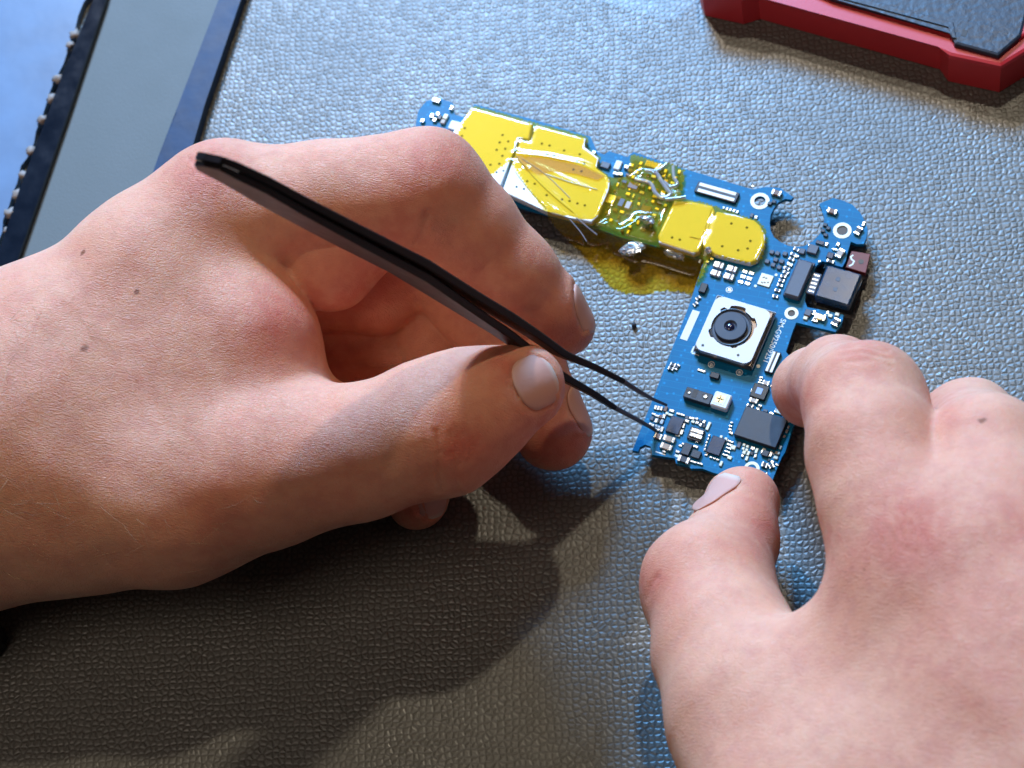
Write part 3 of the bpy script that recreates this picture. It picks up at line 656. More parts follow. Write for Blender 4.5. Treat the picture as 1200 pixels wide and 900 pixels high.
# large parts beside the camera
blk = bx('socket_block', 982,334, 42,42,.20, M['block'], z=ZB+.03, bev=.03, jit=0); blk['label']='blue-black square socket housing at the board edge'
bx('housing_foot', 984,340, 42,40,.17, M['black'], z=.03, parent=blk, jit=0)
for x,y in ((982,327),(979,339)): bx('dimple', x,y,5,5,.004,M['grey'],z=ZB+.23,parent=blk,jit=0)
gc = bx('ferrite_block', 936,326, 18,46,.13, M['grey'], bev=.02); bx('block_skirt', 936.5,327, 21,49,.06, M['block'], parent=gc, jit=0)
fx = bx('flex_lead', 953.5,332, 11,27,.05, M['grey'], z=ZT-.02)
for k in range(5): bx('flex_contact', 954+(-1.6*(k-2)), 332+4.6*(k-2), 7,1.8,.056, M['silver'], z=ZT-.02, parent=fx, jit=0)
rt = prism('red_flex_tab', px_poly([(998,294),(1020,297.5),(1014.5,320),(991,313)], ZT-.04), ZB-.05, ZT-.04, M['flex'], BOARD, bev=.008)
def curve_strip(name, pts, w, h, z, m, parent=None):
    bm=bmesh.new(); P=[pt(x,y,z)[:2] for x,y in pts]; row=[]
    for i,p in enumerate(P):
        t=P[min(i+1,len(P)-1)]-P[max(i-1,0)]; t/=np.linalg.norm(t); n=np.array((-t[1],t[0])); row.append([bm.verts.new((*(p+n*w/2*s),zz)) for s,zz in ((-1,z),(-.6,z+h),(.6,z+h),(1,z))])
    for a,b in zip(row[:-1],row[1:]):
        for k in range(3): bm.faces.new((a[k],b[k],b[k+1],a[k+1]))
    o=link(name,bm_mesh(name,bm),None,m,True)
    return under(o,parent) if parent else rel(o,BOARD)
curve_strip('printed_mark', [(1000,299),(997,301),(998,304),(1001,306),(999,310),(995,312)], .03,.003, ZT-.039, M['print'], rt)
disc('tab_hole',1009,306.5,.045,.002,M['black'],z=ZT-.039,parent=rt)
# chips
def chip(x,y,w,h_,z=.07,m='chip',rot=0,label=None):
    o=bx('chip',x,y,w,h_,z,M[m],rot=rot,jit=.5)
    if label: o['label']=label
    return o
bigc=chip(891.5,500,50,36,.10,'chip',label='largest grey square chip near the thumb')
chip(791,498,16,20,.05,'chip2'); chip(839,522,16,21,.05,'chip2')
chip(952.5,291.5,12,11,.06,'grey'); chip(973,299,8,8,.05,'chip2'); chip(940,294,7,7,.05,'grey'); chip(961,284,10,5,.03,'block'); chip(947,366,8,8,.05,'grey')
chip(804.5,526,10,14,.06,'chip'); chip(815.5,532,11,9,.055,'chip'); chip(897,531,8,7,.05,'chip')
# white flash led and sensor
ld = bx('flash_led', 845,468.5, 20,18,.13, M['white'], bev=.02, jit=0); ld['label']='white square flash LED with yellow die'
bx('led_window',844,467.5,13,12,.004,M['cream'],z=ZT+.13,parent=ld,jit=0); bx('led_die',843.5,467,8.5,8.5,.006,M['gold'],z=ZT+.132,parent=ld,jit=0)
bx('die_wire',843.5,467,8,1,.010,M['brown'],z=ZT+.134,parent=ld,jit=0); bx('die_wire',843.5,467,1,8,.010,M['brown'],z=ZT+.134,parent=ld,jit=0)
sn = bx('proximity_sensor', 818,463.5, 32,13,.11, M['chip'], bev=.01, jit=0)
bx('sensor_slot',814.3,460.8,5.5,10,.003,M['black'],z=ZT+.11,parent=sn,jit=0)
disc('sensor_eye',806.5,458.5,.045,.003,M['black'],z=ZT+.11,parent=sn); disc('sensor_eye',826,464,.052,.003,M['black'],z=ZT+.11,parent=sn)
disc('sensor_lens',826.5,464.5,.028,.014,M['silver'],z=ZT+.112,parent=sn); disc('sensor_lens',807.5,460,.018,.012,M['silver'],z=ZT+.112,parent=sn)
sq = bx('light_sensor', 890,458.5, 18,17,.06, M['black'], jit=0); bx('sensor_window',889.7,458,7,7.5,.004,mat('pale_blue_die',(0.25,0.42,0.72),.3),z=ZT+.06,parent=sq,jit=0)
gp = bx('gold_pad', 897,328, 15,15,.02, M['cream'], jit=0); gp['label']='square gold pad with scratches'
for x,y in ((895,325),(898,326),(896,331),(900,331),(893,331)): bx('pad_mark',x,y,2.6,1.6,.0015,M['brown'],z=ZT+.0205,parent=gp,jit=40)
disc('via_pad',909.5,322,.024,.008,M['print']); disc('via_pad',885.3,335,.024,.008,M['print'])
# big capacitors
for x,y in ((842,310),(857.5,314.5),(838.5,319.5),(854,323.5)):
    b=bx('capacitor',x,y,13,8,.055,M['silver'],bev=.014); bx('capacitor_band',x+1.8,y+.6,3,7.5,.057,M['brown'],parent=b,jit=0)
for x,y in ((873,318),(880.5,320),(871,324),(878,326),(868,330),(876,332)): bx('solder_pad',x,y,6.3,4.2,.015,M['silver'])
bx('diode',824,337,8.5,12,.06,M['black']); bx('diode',837.5,439.5,11,7,.06,M['black']); bx('diode_lead',822,434,10,2.6,.02,M['silver'])
bx('terminal_block',824,337,4,1,.01,M['silver'],z=ZT)
two_term(818,349,6,4,60,'chip','silver',.03); two_term(815,356,6,4,60,'chip','silver',.03)
two_term(910,225.5,12,7,0,'brown','silver',.06); two_term(975,247,12,6.5,0,'brown','silver',.055); two_term(1006,270,11,7,80,'chip','silver',.05)
two_term(984.5,296.5,13,7.5,80,'ceramic','silver',.06); two_term(973,306,9,4,0,'chip','silver',.035); two_term(961,371,13,7.5,0,'gold','silver',.06); two_term(979.5,377,10,8,80,'chip','silver',.05)
two_term(784,514,14,7,0,'ceramic','silver',.05); two_term(780.5,523,14,7,0,'ceramic','silver',.05); two_term(771,511,9,6.5,0,'brown','silver',.045); two_term(801,538,14,7.5,0,'chip','silver',.05)
two_term(897.5,448.5,8,5.5,0,'ceramic','silver',.04); two_term(883,469,10,5.5,0,'ceramic','silver',.045); two_term(879,475,8,3.5,0,'chip','silver',.03); two_term(889.5,477,7,4,80,'chip','silver',.03)
two_term(788.5,427,7,4.5,0,'chip','silver',.035); two_term(786,431.5,7,4.5,0,'chip','silver',.035); two_term(793.5,430,8,3.5,80,'chip','silver',.03)
two_term(912,482,9,5,0,'cream','silver',.03); two_term(896,544.5,7,6,0,'chip','silver',.04); two_term(904,546,6,5,40,'chip','silver',.04); two_term(895.5,555.5,7,4,20,'chip','silver',.03)
xt = bx('crystal', 815.5,508.5, 17,15,.045, M['chip']); bx('crystal_can',817,505,15,5,.07,M['silver'],parent=xt,jit=0); bx('crystal_can',815.5,510.5,15,5,.07,M['silver'],parent=xt,jit=0)
# named small parts
SM = []   # (x,y,w,h,rot,kind)
for x,y in ((904.5,295),(911,296.5),(920,297),(899,306),(909,304),(916,306),(906,310),(913,313)): bx('resistor',x,y,5.4,5,.04,M['grey'])
for i,(x,y) in enumerate(((933,292),(929.5,298),(927.5,303.5),(925.5,309.5),(922,314),(921,319),(918,323.5),(916,328.5),(914,334),(911,340),(908.5,347))): two_term(x,y,7,4,-10 if i<6 else 5,'grey' if i!=3 else 'cream','silver',.03,name='resistor')
for x,y in ((967,263),(970.5,267),(964.5,270),(967.5,275),(902,238),(907,236)): bx('resistor',x,y,5,4,.035,M['chip'])
for x,y,w,h_,m in ((768,286-0,4,4,'silver'),): pass
tiny=[(968.5,286,4,5,'silver'),(982,286,4,5,'silver'),(978,292,6,2.5,'silver'),(949,287,4,3,'silver'),(934,300,5,3,'silver'),(970,366,4,4,'silver'),(973,369.5,5,4,'cream'),(955,375,7,4,'silver'),(944,372,5,5,'cream'),(954,366,3,6,'silver'),(981,368,5,4,'cream'),(1012,262,3,6,'silver'),(960,306,3,3,'silver'),
 (768,477,3,5,'silver'),(771.5,478,3,5,'silver'),(775,478.5,3,5,'silver'),(780,479,4,6,'brown'),(787,481,6,3.5,'silver'),(781.5,484,3.5,3,'cream'),(786,486,6,2.5,'cream'),(766,485,5,2.5,'silver'),(770,487,5,2.5,'silver'),(774.5,488,4,4,'brown'),(764,490,4,5,'grey'),(769,492.5,4,5.5,'silver'),(775.5,494,4,5.5,'silver'),(778,487.5,4,5,'silver'),(772,493,3,4,'black'),
 (762,496.5,3,2.5,'silver'),(765,498,3,3,'silver'),(769,498.8,3,3,'silver'),(772,500,3,3,'silver'),(776,501.5,3.5,3.5,'silver'),(768.5,502.5,3,3,'silver'),(771.5,503.3,3,3,'silver'),(775,504.5,3,3,'silver'),
 (800.5,498.5,4,6,'silver'),(798.5,506,4,6,'silver'),(794,510,5,2,'cream'),(795,484.5,5,2.5,'silver'),(800,486,5,2.5,'silver'),(805,489,4,4,'grey'),(805,493,5,3.5,'silver'),(809,489.5,3,3,'silver'),(812,490,4,3,'silver'),(812,494,4,3,'cream'),(816.5,490.5,3.5,3,'silver'),(817,495,4,3.5,'silver'),(821,492.5,3,3,'grey'),(821,497.5,3.5,4,'silver'),(825,494,3.5,4,'silver'),(825,499,3,4,'chip'),(830,499,3.5,10,'cream'),
 (815,523,6,3,'silver'),(809.5,514,4,3,'silver'),(817,516.5,4,4,'silver'),(812,515,3,3,'chip'),(778,529,4,2,'silver'),(774,531,12,1.5,'print'),(794,529,5,3,'silver'),(793,534,5,3,'print'),(812,541,8,2,'silver'),(820,543,7,2,'silver'),(826,526,2,3,'silver'),(829,530,3,3,'cream'),(833,535.5,3,2,'silver'),(837,537,3,2,'silver'),(841,538.5,3,2,'silver'),(845,512,3,4,'cream'),(850.5,514.5,3.5,4,'cream'),
 (831,510,2,3,'silver'),(829.5,514,2,3,'silver'),(828,518,2,3,'silver'),(827,522,2,3,'silver'),(856,517,7,2,'silver'),(855,521,7,2,'silver'),(854,525,7,2,'silver'),(852,529,7,2,'silver'),(850,533,7,2,'silver'),(855,536,5,4,'cream'),(845,543,3,6,'cream'),(859,524,6,5,'cream'),(866,521,4,7,'grey'),
 (872,521,3,3,'cream'),(876,523,3,3,'cream'),(871,525.5,3,3,'cream'),(875,527,3,3,'cream'),(872,530,4,4,'cream'),(877,531,3,5,'cream'),(870,534,3,3,'silver'),(875,537,3,5,'cream'),(882,525,5,4,'silver'),(881,531,4,4,'chip'),(886.5,528,3,6,'cream'),(885,534,3,4,'silver'),(893,529,3,4,'silver'),(903,532,3,6,'silver'),(911,530.5,5,3,'cream'),(909,536,5,3.5,'cream'),(905,541,4,3,'silver'),
 (856,499,4,2,'silver'),(855.5,503,4,2,'silver'),(856.5,507,5,2.5,'silver'),(857.5,495,3,2,'silver'),(924,493,3,3,'cream'),(924,500,2.5,3,'silver'),(922,505,2.5,4,'silver'),(919,511,2.5,3,'silver'),(914.5,524,2.5,4,'cream'),(919,486,3,4,'silver'),(892,442,4,1.6,'silver'),(891,445,4,1.6,'silver'),(890,448,4,1.6,'silver'),(897,481,5,3,'grey'),(904,484,5,2.5,'silver'),(904.5,452,3,3,'silver'),(881,457,2,4,'silver'),
 (882,218,3,2,'silver'),(852,244.5,3,4,'silver'),(856,245.5,3,4,'silver'),(860,246.5,3,4,'silver'),(864,248,3,4,'silver'),(848,243,2.5,3,'silver'),(881,252,4,5,'grey'),(886,254,4,4,'silver'),(834,303,4,3,'silver'),(820,306,2,4,'print'),(829,306.5,4,3,'silver')]
for x,y,w,h_,m in tiny: bx('solder_part' , x,y,w,h_,.028 if m!='print' else .004,M[m])
for k in range(26):
    x = random.uniform(795,915); y = 548-(915-x)*.10+random.uniform(-20,-3)
    if x<828 or x>878: bx('solder_part',x,y,random.choice((2.5,3,4)),random.choice((2,2.5)),.02,M[random.choice(('silver','silver','chip','print'))],jit=3)
# strip between the shields, under the tape
inside=lambda x,y,P: sum(((P[i][1]>y)!=(P[i-1][1]>y)) and (x<(P[i-1][0]-P[i][0])*(y-P[i][1])/(P[i-1][1]-P[i][1]+1e-9)+P[i][0]) for i in range(len(P)))%2==1
reg=[(738,192),(796,208),(784,234),(768,276),(730,272),(708,258),(716,226),(722,205)]
for a in range(13):
    for b in range(12):
        x = 704+a*7.3+b*(-2.4)+14+random.uniform(-1,1); y = 186+a*2.1+b*6.6+random.uniform(-1,1)
        if inside(x,y,reg) and random.random()<.86:
            k=random.random(); w,h_=random.choice(((5,3),(3,5),(4,4),(6,4),(3,3),(2.5,5)))
            bx('shielded_part',x,y,w,h_,random.uniform(.025,.05),M['chip' if k<.22 else 'gold' if k<.48 else 'silver' if k<.72 else 'brown' if k<.9 else 'grey'])
for x,y,w,h_,m in ((716,233,11,12,'silver'),(742,217,13,9,'brown'),(757,245,12,9,'brown'),(728,237,7,11,'grey'),(736,240,7,10,'ceramic')): bx('shielded_part',x,y,w,h_,.055,M[m])
cl = bx('coil', 766,193,20,7,.05,M['brown'])
for k in range(9): bx('winding',757.5+k*2.15,190.6+k*.62,1.2,7.4,.055,M['gold'],parent=cl,jit=0)
for x,y in ((751,191),(750,197),(780,200),(778,205),(796,201)): bx('shielded_part',x,y,4,5,.03,M['gold'])
for x,y,w,h_,m in ((511,117,11,6,'silver'),(529,126,4,6,'silver'),(506,135,5,6,'silver'),(513,133,5,5,'silver'),(509,140,5,5,'silver'),(522,136,6,7,'cream'),(515,137,6,6,'black'),(519,142,6,6,'ceramic'),(495,141,5,5,'silver'),(709,193,12,8,'grey'),(724,193,8,12,'white'),(702,203,5,4,'silver'),(722,203,8,4,'silver'),(734,195,6,5,'silver'),(696,178,5,4,'silver')):
    bx('solder_part',x,y,w,h_,.05,M[m])
sh=bx('solder_part',534,147,17,12,.06,M['white'])
# side wall under the strip: lower-side components
for i,(x,y,w,h_) in enumerate(((600,226,60,30),(655,238,50,26),(735,258,60,22),(800,278,46,20),(860,290,40,20),(868,480,60,46),(800,470,40,40),(890,400,30,40),(952,300,30,16))): bx('underside_chip',x,y,w,h_,.17,M['chip'],z=ZB-.18,jit=0)
# ------------------------------------------------------------------ amber tape
def tape_sheet():
    poly=[(540,150),(546,137),(553,122),(626,142),(691,160),(688,172),(706,184),(700,196),(716,207),(735,205),(739,178),(803,197),(798,234),(818,234),(842,241),(866,250),(888,257),(897,266),(900,280),(893,303),(884,311),(860,306),(838,301),(830,303),(826,318),(818,331),(790,326),(773,325),(753,329),(729,329),(712,323),(693,300),(673,278),(655,262),(637,247),(618,222),(598,190),(575,208),(560,203),(522,196),(528,172)]
    step=.03; P=np.array([pt(x,y,ZT+.1)[:2] for x,y in poly]); lo=P.min(0)-.1; hi=P.max(0)+.1
    nx,ny=((hi-lo)/step).astype(int)+1; X,Y=np.meshgrid(lo[0]+np.arange(nx)*step, lo[1]+np.arange(ny)*step, indexing='ij')
    def ins(pl):
        pl=np.array(pl); r=np.zeros(X.shape,bool)
        for i in range(len(pl)):
            a,b=pl[i],pl[i-1]; cnd=(a[1]>Y)!=(b[1]>Y); xx=(b[0]-a[0])*(Y-a[1])/((b[1]-a[1]) if abs(b[1]-a[1])>1e-9 else 1e-9)+a[0]; r^=cnd&(X<xx)
        return r
    Z=np.full(X.shape,.012); 
    Z=np.where(ins(px_poly(outline,ZT)), ZT+.055, Z)
    hard=np.zeros(X.shape,bool)
    for sp,h in ((SA,.13),(SB,.13),(SC,.135),(SD,.12)):
        m_=ins(px_poly(sp,ZT+h)); hard|=m_; Z=np.where(m_, ZT+h+.006, Z)
    base=Z.copy()
    def blur(A,n):
        for _ in range(n):
            B=np.pad(A,1,mode='edge'); A=(B[:-2,1:-1]+B[2:,1:-1]+B[1:-1,:-2]+B[1:-1,2:]+B[1:-1,1:-1]*2)/6
        return A
    for _ in range(6): Z=np.maximum(blur(Z,3), base)
    # creases and tents
    ZZ=np.stack([X,Y,Z],-1).reshape(-1,3); PX,PY,_w=proj(ZZ); PX=PX.reshape(X.shape); PY=PY.reshape(X.shape)
    def ridge(pts,w,a):
        d=polyline_px(PX.ravel(),PY.ravel(),pts).reshape(X.shape); return a*np.exp(-(d/w)**2)
    for pts,w,a in (([(606,190),(640,222),(668,246),(700,272)],2.2,.045),([(615,186),(655,206),(690,222)],2,.018),([(603,180),(640,184),(680,192),(712,205)],3,.03),([(598,190),(616,214),(650,255),(684,284)],2.2,.05),([(620,196),(650,222),(676,250)],2,.022),([(640,245),(690,275),(712,262),(726,272),(745,262)],4,.06),
        ([(612,200),(640,232),(672,262)],1.8,.03),([(752,205),(770,208),(780,226),(792,231),(798,228)],3.5,.08),([(770,206),(782,194)],3,.08),([(745,210),(760,214),(772,232),(784,236),(802,232)],3.5,.08),([(789,194),(790,212),(794,218)],3.5,.08),([(748,256),(768,256)],4,.05),([(700,300),(722,285),(745,300)],5,.08)): Z=Z+ridge(pts,w,a)
    Z=blur(Z,1)
    nn=np.sin(X*3.1+Y*1.7)*np.cos(Y*2.3-X)*.008+np.sin(X*9+2*np.cos(Y*5))*.003; Z=Z+np.where(hard,.08*nn,nn+rng.normal(0,.001,X.shape))
    m_=ins(P); idx=-np.ones(X.shape,int); f=[]
    cell=m_[:-1,:-1]&m_[1:,:-1]&m_[1:,1:]&m_[:-1,1:]; used=np.zeros(X.shape,bool)
    for a in (0,1):
        for b in (0,1): used[a:nx-1+a,b:ny-1+b]|=cell
    idx[used]=np.arange(used.sum()); v=np.stack([X[used],Y[used],Z[used]],-1)
    best=np.full(len(v),9.0); tgt=v[:,:2].copy()
    for i in range(len(P)):
        a,b=P[i-1],P[i]; ab=b-a; t=np.clip(((v[:,:2]-a)@ab)/(ab@ab),0,1); q_=a+t[:,None]*ab; d=np.linalg.norm(v[:,:2]-q_,axis=1); k=d<best; best[k]=d[k]; tgt[k]=q_[k]
    k=best<.75*step; v[k,:2]=tgt[k]; cs=np.argwhere(cell)
    f=[(int(idx[i,j]),int(idx[i+1,j]),int(idx[i+1,j+1]),int(idx[i,j+1])) for i,j in cs]
    o=link('amber_tape',mesh_pd('amber_tape',v,f),None,M['tape'],True); rel(o,BOARD); return o
tp=tape_sheet()
def crumple(x,y,w,h_,rot,z,seed,name='crumpled_film'):
    r=np.random.default_rng(seed); bm=bmesh.new(); bmesh.ops.create_icosphere(bm,subdivisions=3,radius=1)
    K=r.normal(0,1,(7,3)); 
    for vt in bm.verts:
        p=np.array(vt.co); d=max(abs(p@(k/np.linalg.norm(k)))*(.8+.25*i/7) for i,k in enumerate(K)); p=p/(d+.15); p+=r.normal(0,.06,3); vt.co=p
    bmesh.ops.scale(bm,vec=(w*PXC/2,h_*PXC/2,.09),verts=bm.verts)
    o=link(name,bm_mesh(name,bm),None,M['foil']); c=pt(x,y,z); o.matrix_world=Matrix.Translation((c[0],c[1],z))@BR.to_4x4()@Matrix.Rotation(math.radians(rot),4,'Z'); rel(o,BOARD)
M['foil']=mat('foil_scrap',(0.75,0.78,0.80),.18,.75,.1,6,.03,9)
M['tape_glint'] = mat_tape('white_tape_glint', (0.82,0.88,0.88), .45, .12, .25)  # white streaks of reflection on the tape folds, painted as a pale colour
for a in ((741,291,34,15,40,.30,1),(791,298,30,10,0,.28,3),(831,294.5,11,8,0,.42,5),(758,258,20,8,0,.48,8)): crumple(*a)
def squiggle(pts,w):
    curve_strip('tape_fold',pts,w,.035,ZT+.16,M['tape_glint'])
def smooth(pts,n=6):
    out=[]; P=[pts[0]]+list(pts)+[pts[-1]]
    for i in range(1,len(P)-2):
        for k in range(n):
            t=k/n; a,b,c_,d=[np.array(q,float) for q in P[i-1:i+3]]; out.append(tuple(.5*((2*b)+(-a+c_)*t+(2*a-5*b+4*c_-d)*t*t+(-a+3*b-3*c_+d)*t**3)))
    return out+[pts[-1]]
M['flap'] = mat_tape('folded_amber_tape', (0.99,0.90,0.62), .02, .15, .10)
fl_=prism('tape_flap',px_poly([(603,181),(625,180),(652,183),(684,194),(709,206),(700,211),(676,204),(650,200),(632,204),(616,199)],ZT+.15),ZT+.146,ZT+.152,M['flap'],BOARD)
for pts_ in ([(604,182),(612,192),(628,210),(650,231),(672,249)],[(603,200),(618,220),(640,244)],[(612,186),(640,205),(668,232)],[(640,204),(670,214),(700,222)]): curve_strip('tape_crease',smooth(pts_),.016,.01,ZT+.140,M['tape_glint'])
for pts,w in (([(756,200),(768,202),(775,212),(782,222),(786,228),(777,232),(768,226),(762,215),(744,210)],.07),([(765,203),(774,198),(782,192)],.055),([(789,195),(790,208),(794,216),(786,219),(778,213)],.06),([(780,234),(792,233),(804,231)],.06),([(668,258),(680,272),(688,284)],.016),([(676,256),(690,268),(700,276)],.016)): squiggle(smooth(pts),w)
# ------------------------------------------------------------------ tweezers
TA, TB = pt(773,500,.42), pt(238,188,7.2)
for _ in range(30):
    zr = TB[2]*10.2/np.linalg.norm(TB-TA); TB = pt(238,188,zr)
def on_axis(px,py):                               # the axis point nearest to the sight line through a pixel
    r=ray(px,py); r/=np.linalg.norm(r); a=TB-TA; a=a/np.linalg.norm(a); w=CAM-TA; b=a@r; t=((a@w)-b*(r@w))/(1-b*b)
    d=(TA+a*t-CAM)@(-CF); rr=ray(px,py); return CAM+rr*d

tw = empty('tweezers', tuple(TA), 'long black pointed tweezers held by the hand, tips on the circuit board', 'tweezers')
AX=(TB-TA)/np.linalg.norm(TB-TA)
TW=.11
def blade(name, cps, m, parent):
    """cps: px, py, width cm, thickness cm"""
    P=[]; Wd=[]; Th=[]
    c=np.array(cps,float); tt=np.linspace(0,len(c)-1,len(c)*5); 
    xs=[np.interp(tt,range(len(c)),c[:,k]) for k in range(4)]
    pts=[on_axis(x,y) for x,y in zip(xs[0],xs[1])]
    bm=bmesh.new(); rows=[]
    for i,p in enumerate(pts):
        t=pts[min(i+1,len(pts)-1)]-pts[max(i-1,0)]; t/=np.linalg.norm(t)
        side=im(.42,-.91,0); side=side-t*(side@t); side/=np.linalg.norm(side); wd=np.cross(t,side); wd*=np.sign(wd@CF)
        wd2=wd*math.cos(TW)+side*math.sin(TW); sd2=side*math.cos(TW)-wd*math.sin(TW)
        w,th=xs[2][i]/2,xs[3][i]/2; b=min(.018,th*.5)
        prof=[(-w,-th+b),(-w+b,-th),(w-b,-th),(w,-th+b),(w,th-b),(w-b,th),(-w+b,th),(-w,th-b)]
        rows.append([bm.verts.new(tuple(p+wd2*a+sd2*q-wd2*xs[2][i]*.5*.9)) for a,q in prof])
    for a,b in zip(rows[:-1],rows[1:]):
        for k in range(8): bm.faces.new((a[k],a[(k+1)%8],b[(k+1)%8],b[k]))
    bm.faces.new(rows[0]); bm.faces.new(rows[-1][::-1])
    o=link(name,bm_mesh(name,bm),None,m); rel(o,parent) if parent is tw else under(o,parent); return o
lo_=[(258,195,.34,.09),(262,197,.60,.10),(276,205,.80,.10),(312,222,.90,.105),(360,250,.92,.105),(430,288,.90,.11),(500,325,.78,.12),(560,366,.56,.12),(600,393,.42,.12),(632,418,.30,.115),(661,441,.24,.11),(700,463,.16,.09),(722,478,.12,.075)]
up_=[(258,187,.34,.09),(262,189,.60,.10),(276,194,.80,.10),(312,211,.90,.105),(360,237,.92,.105),(430,273,.90,.11),(500,309,.80,.12),(560,347,.58,.12),(600,371,.44,.12),(634,394,.33,.115),(664,416,.26,.11),(700,431,.16,.09),(732,447,.12,.075)]
bl=blade('arm',lo_,M['tweezer'],tw); bu=blade('arm',up_,M['tweezer'],tw)
blade('tip',[(722,478,.12,.07),(750,493,.09,.06),(767,503,.07,.05),(773,508,.05,.04)],M['tweezer_tip'],bl)
blade('tip',[(732,447,.12,.07),(752,460,.09,.06),(766,468,.07,.05),(782,475,.05,.04)],M['tweezer_tip'],bu)
blade('spacer',[(261,192,.55,.05),(278,200,.7,.05)],M['steel'],tw)
# ------------------------------------------------------------------ red and black case
cz=.75
out=[(818,-25),(817,0),(825,13),(880,24),(901,14),(1116,65),(1121,86),(1180,101)]
top_out=[(816,-60),(817,-24),(822,-12),(868,-2),(888,-8),(1102,51),(1112,65),(1173,78)]
c1=pt(1173,78,cz); far=[(1228,44),(1330,-330),(900,-440),(860,-200)]
topP=[pt(x,y,cz) for x,y in top_out+far]
cx_=sum(p[0] for p in topP)/len(topP); cy_=sum(p[1] for p in topP)/len(topP)
rc=empty('rugged_case',(cx_,cy_,0),'red bumper case with a black rubber back, cut by the top edge','rugged case')
bot=[(p[0]*1.0,p[1]*1.0) for p in topP]
prism('bumper_frame',[p[:2] for p in topP],.02,cz,M['red_plastic'],rc,bev=.07)
def inset(poly,f): return [(cx_+(p[0]-cx_)*f,cy_+(p[1]-cy_)*f) for p in poly]
in_out=[(880,-60),(884,-26),(902,-22),(956,-8),(1114,33),(1120,49),(1172,62)]
ip=[pt(x,y,cz+.06) for x,y in in_out]+[pt(x,y,cz+.06) for x,y in ((1208,36),(1300,-310),(930,-400),(890,-200))]
prism('inner_lip',[p[:2] for p in ip],cz-.1,cz+.07,M['red_plastic'],rc,bev=.04)
ip2=[(900,-60),(905,-32),(975,-2),(1116,36.5),(1118.5,51),(1170,65),(1197,42),(1290,-300),(940,-380),(905,-190)]
prism('back_panel',px_poly(ip2,cz+.10),cz-.1,cz+.10,M['case_black'],rc,bev=.05)
prism('panel_ridge',px_poly([(985,-2),(1112,31),(1116,44),(1121,45),(1117,26),(990,-8)],cz+.12),cz,cz+.122,M['case_black'],rc,bev=.01)
disc_=prism('panel_recess',px_poly([(1128,34),(1134,36),(1132,43),(1126,41)],cz+.105),cz,cz+.105,M['black'],rc)
# ------------------------------------------------------------------ display panel at left
dp0=pt(160,150,0); dp=empty('display_panel',(dp0[0],dp0[1],0),'grey panel with glossy black rims lying behind the hand','display panel')
def along(a,b,t): return (a[0]+(b[0]-a[0])*t,a[1]+(b[1]-a[1])*t)
Lb=[(124,0),(8,340)]; La=[(110,0),(-6,320)]
def ext(a,b,t0,t1): return along(a,b,t0),along(a,b,t1)
pl=px_poly([ext((124,0),(8,340),-.5,0)[0],ext((124,0),(8,340),0,1.5)[1],(120,430),(188,180),(208,132),(256,0),(316,-165)],.14)
prism('backing_sheet',pl,.02,.14,M['grey_sheet'],dp)
prism('rim',px_poly([(170,-165),(124,0),(80,132),(40,248),(8,340),(-60,520),(-78,500),(0,290),(24,218),(72,90),(109,0),(156,-165)],.26),.02,.26,M['gloss_black'],dp,bev=.03)
prism('rim',px_poly([(318,-165),(256,0),(208,130),(204,134),(186,182),(110,400),(128,412),(226,170),(240,122),(282,0),(340,-165)],.24),.02,.24,M['rim_blue_sheen'],dp,bev=.03)
gs0=pt(20,100,0)
gl=empty('glass_sheet',(gs0[0],gs0[1],0),'blue-grey glossy sheet with a ragged glued edge at the far left','glass sheet')
ragged=[]
for k in range(40):
    t=-.5+k*2/39; x,y=along((109,0),(0,290),t); ragged.append((x-4-random.random()*7,y+random.uniform(-3,3)))
prism('pane',px_poly(ragged+[(-400,600),(-300,-200)],.16),.02,.16,M['glass_sheet'],gl)
for k,(x,y) in enumerate(((82,52),(68,92),(60,115),(36,176),(20,228),(12,250),(88,40),(50,140),(8,270),(28,205))):
    bm=bmesh.new(); bmesh.ops.create_icosphere(bm,subdivisions=2,radius=.07+.05*random.random())
    for v in bm.verts: v.co=v.co*random.uniform(.6,1.3); v.co.z*=.6
    o=link('glue_residue',bm_mesh('glue_residue',bm),None,M['residue'],True); p=pt(x,y,.2); o.location=tuple(p); rel(o,gl)
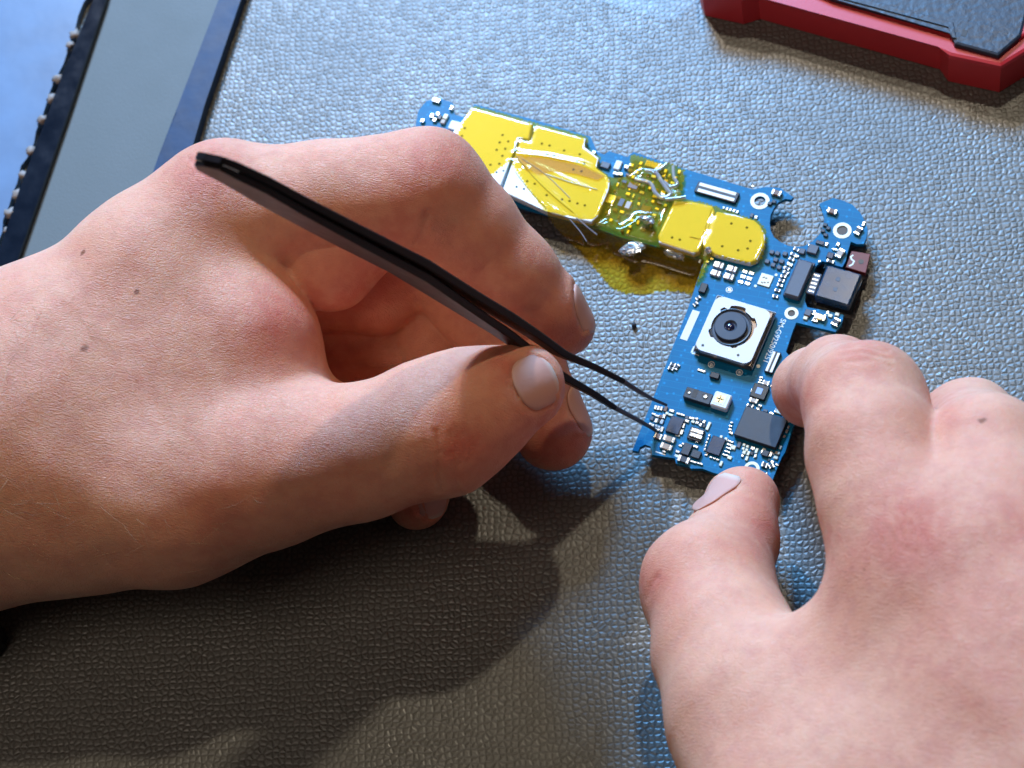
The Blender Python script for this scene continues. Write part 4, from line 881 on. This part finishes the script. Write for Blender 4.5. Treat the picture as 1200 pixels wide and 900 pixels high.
# ------------------------------------------------------------------ clear scrap at the top, small black screw at lower left, specks
def film():
    pts=[(700,-2),(735,10),(784,22),(800,14),(812,2),(850,-40),(760,-90),(690,-40)]
    o=prism('plastic_film',px_poly(pts,.10),.055,.075,M['clear']); o2=o; tag(o2,'clear crumpled plastic film corner beside the red case','plastic film')
    return o
film()
def knurled():
    e=empty('thumb_screw',tuple(pt(-12,755,0.0)),'small black knurled screw in the shadow at the left edge','screw')
    bm=bmesh.new(); n=24; r=.32
    rows=[[bm.verts.new(((r if (i//1)%2 else r*.88)*math.cos(2*math.pi*i/n),(r if i%2 else r*.88)*math.sin(2*math.pi*i/n),z)) for i in range(n)] for z in (0,.45)]
    for i in range(n): bm.faces.new((rows[0][i],rows[0][(i+1)%n],rows[1][(i+1)%n],rows[1][i]))
    bm.faces.new(rows[1]); bm.faces.new(rows[0][::-1]); o=link('knurled_head',bm_mesh('knurled_head',bm),None,M['black']); o.location=tuple(pt(-12,755,0.0)+np.array([0,0,.02])); rel(o,e)
knurled()
for i,(x,y,r,l) in enumerate(((743,381,.045,'dark grey crumb on the mat left of the camera module'),(905,388,.03,None))):
    if not l: continue
    bm=bmesh.new(); bmesh.ops.create_icosphere(bm,subdivisions=2,radius=r)
    for v in bm.verts: v.co*=random.uniform(.7,1.25)
    o=link('crumb',bm_mesh('crumb',bm),None,M['speck'],True); p=pt(x,y,r); o.location=tuple(p); tag(o,l,'crumb')
# ------------------------------------------------------------------ fine hairs on the left hand
def hairs(hand, f, n, region, seed):
    r=np.random.default_rng(seed); vs=[]; fs=[]; org=np.array(hand.location)
    for _ in range(n):
        x=region[0][0]+(region[0][1]-region[0][0])*r.random()**1.8; y=r.uniform(*region[1])
        P=first_hit(f,x,y)
        if P[2]<.5: continue
        nn=grad(f,P[None])[0]
        if nn@CF<-.1: continue
        d=im(r.normal(.55,.35),r.normal(.35,.45),0); d=d-nn*(d@nn); d/=np.linalg.norm(d)+1e-9; ln=r.uniform(.2,.6); w=.0022
        sd=np.cross(d,nn); bend=r.normal(0,.18)
        k0=len(vs)
        for i in range(6):
            t=i/5; c=P+d*ln*t+sd*bend*t*t*ln+nn*(.07*math.sin(t*2.2)+.01); ww=w*(1-.8*t)
            vs+= [c+sd*ww, c-sd*ww*.5+nn*ww, c-sd*ww*.5-nn*ww]
        for i in range(5):
            for k in range(3): a=k0+i*3+k; b=k0+i*3+(k+1)%3; fs.append((a,b,b+3,a+3))
    o=link('hair',mesh_pd('hair',np.array(vs)-org,fs),hand,M['hair']); tag(o,kind='stuff')
hairs(hl,fL,170,((0,330),(330,680)),3)
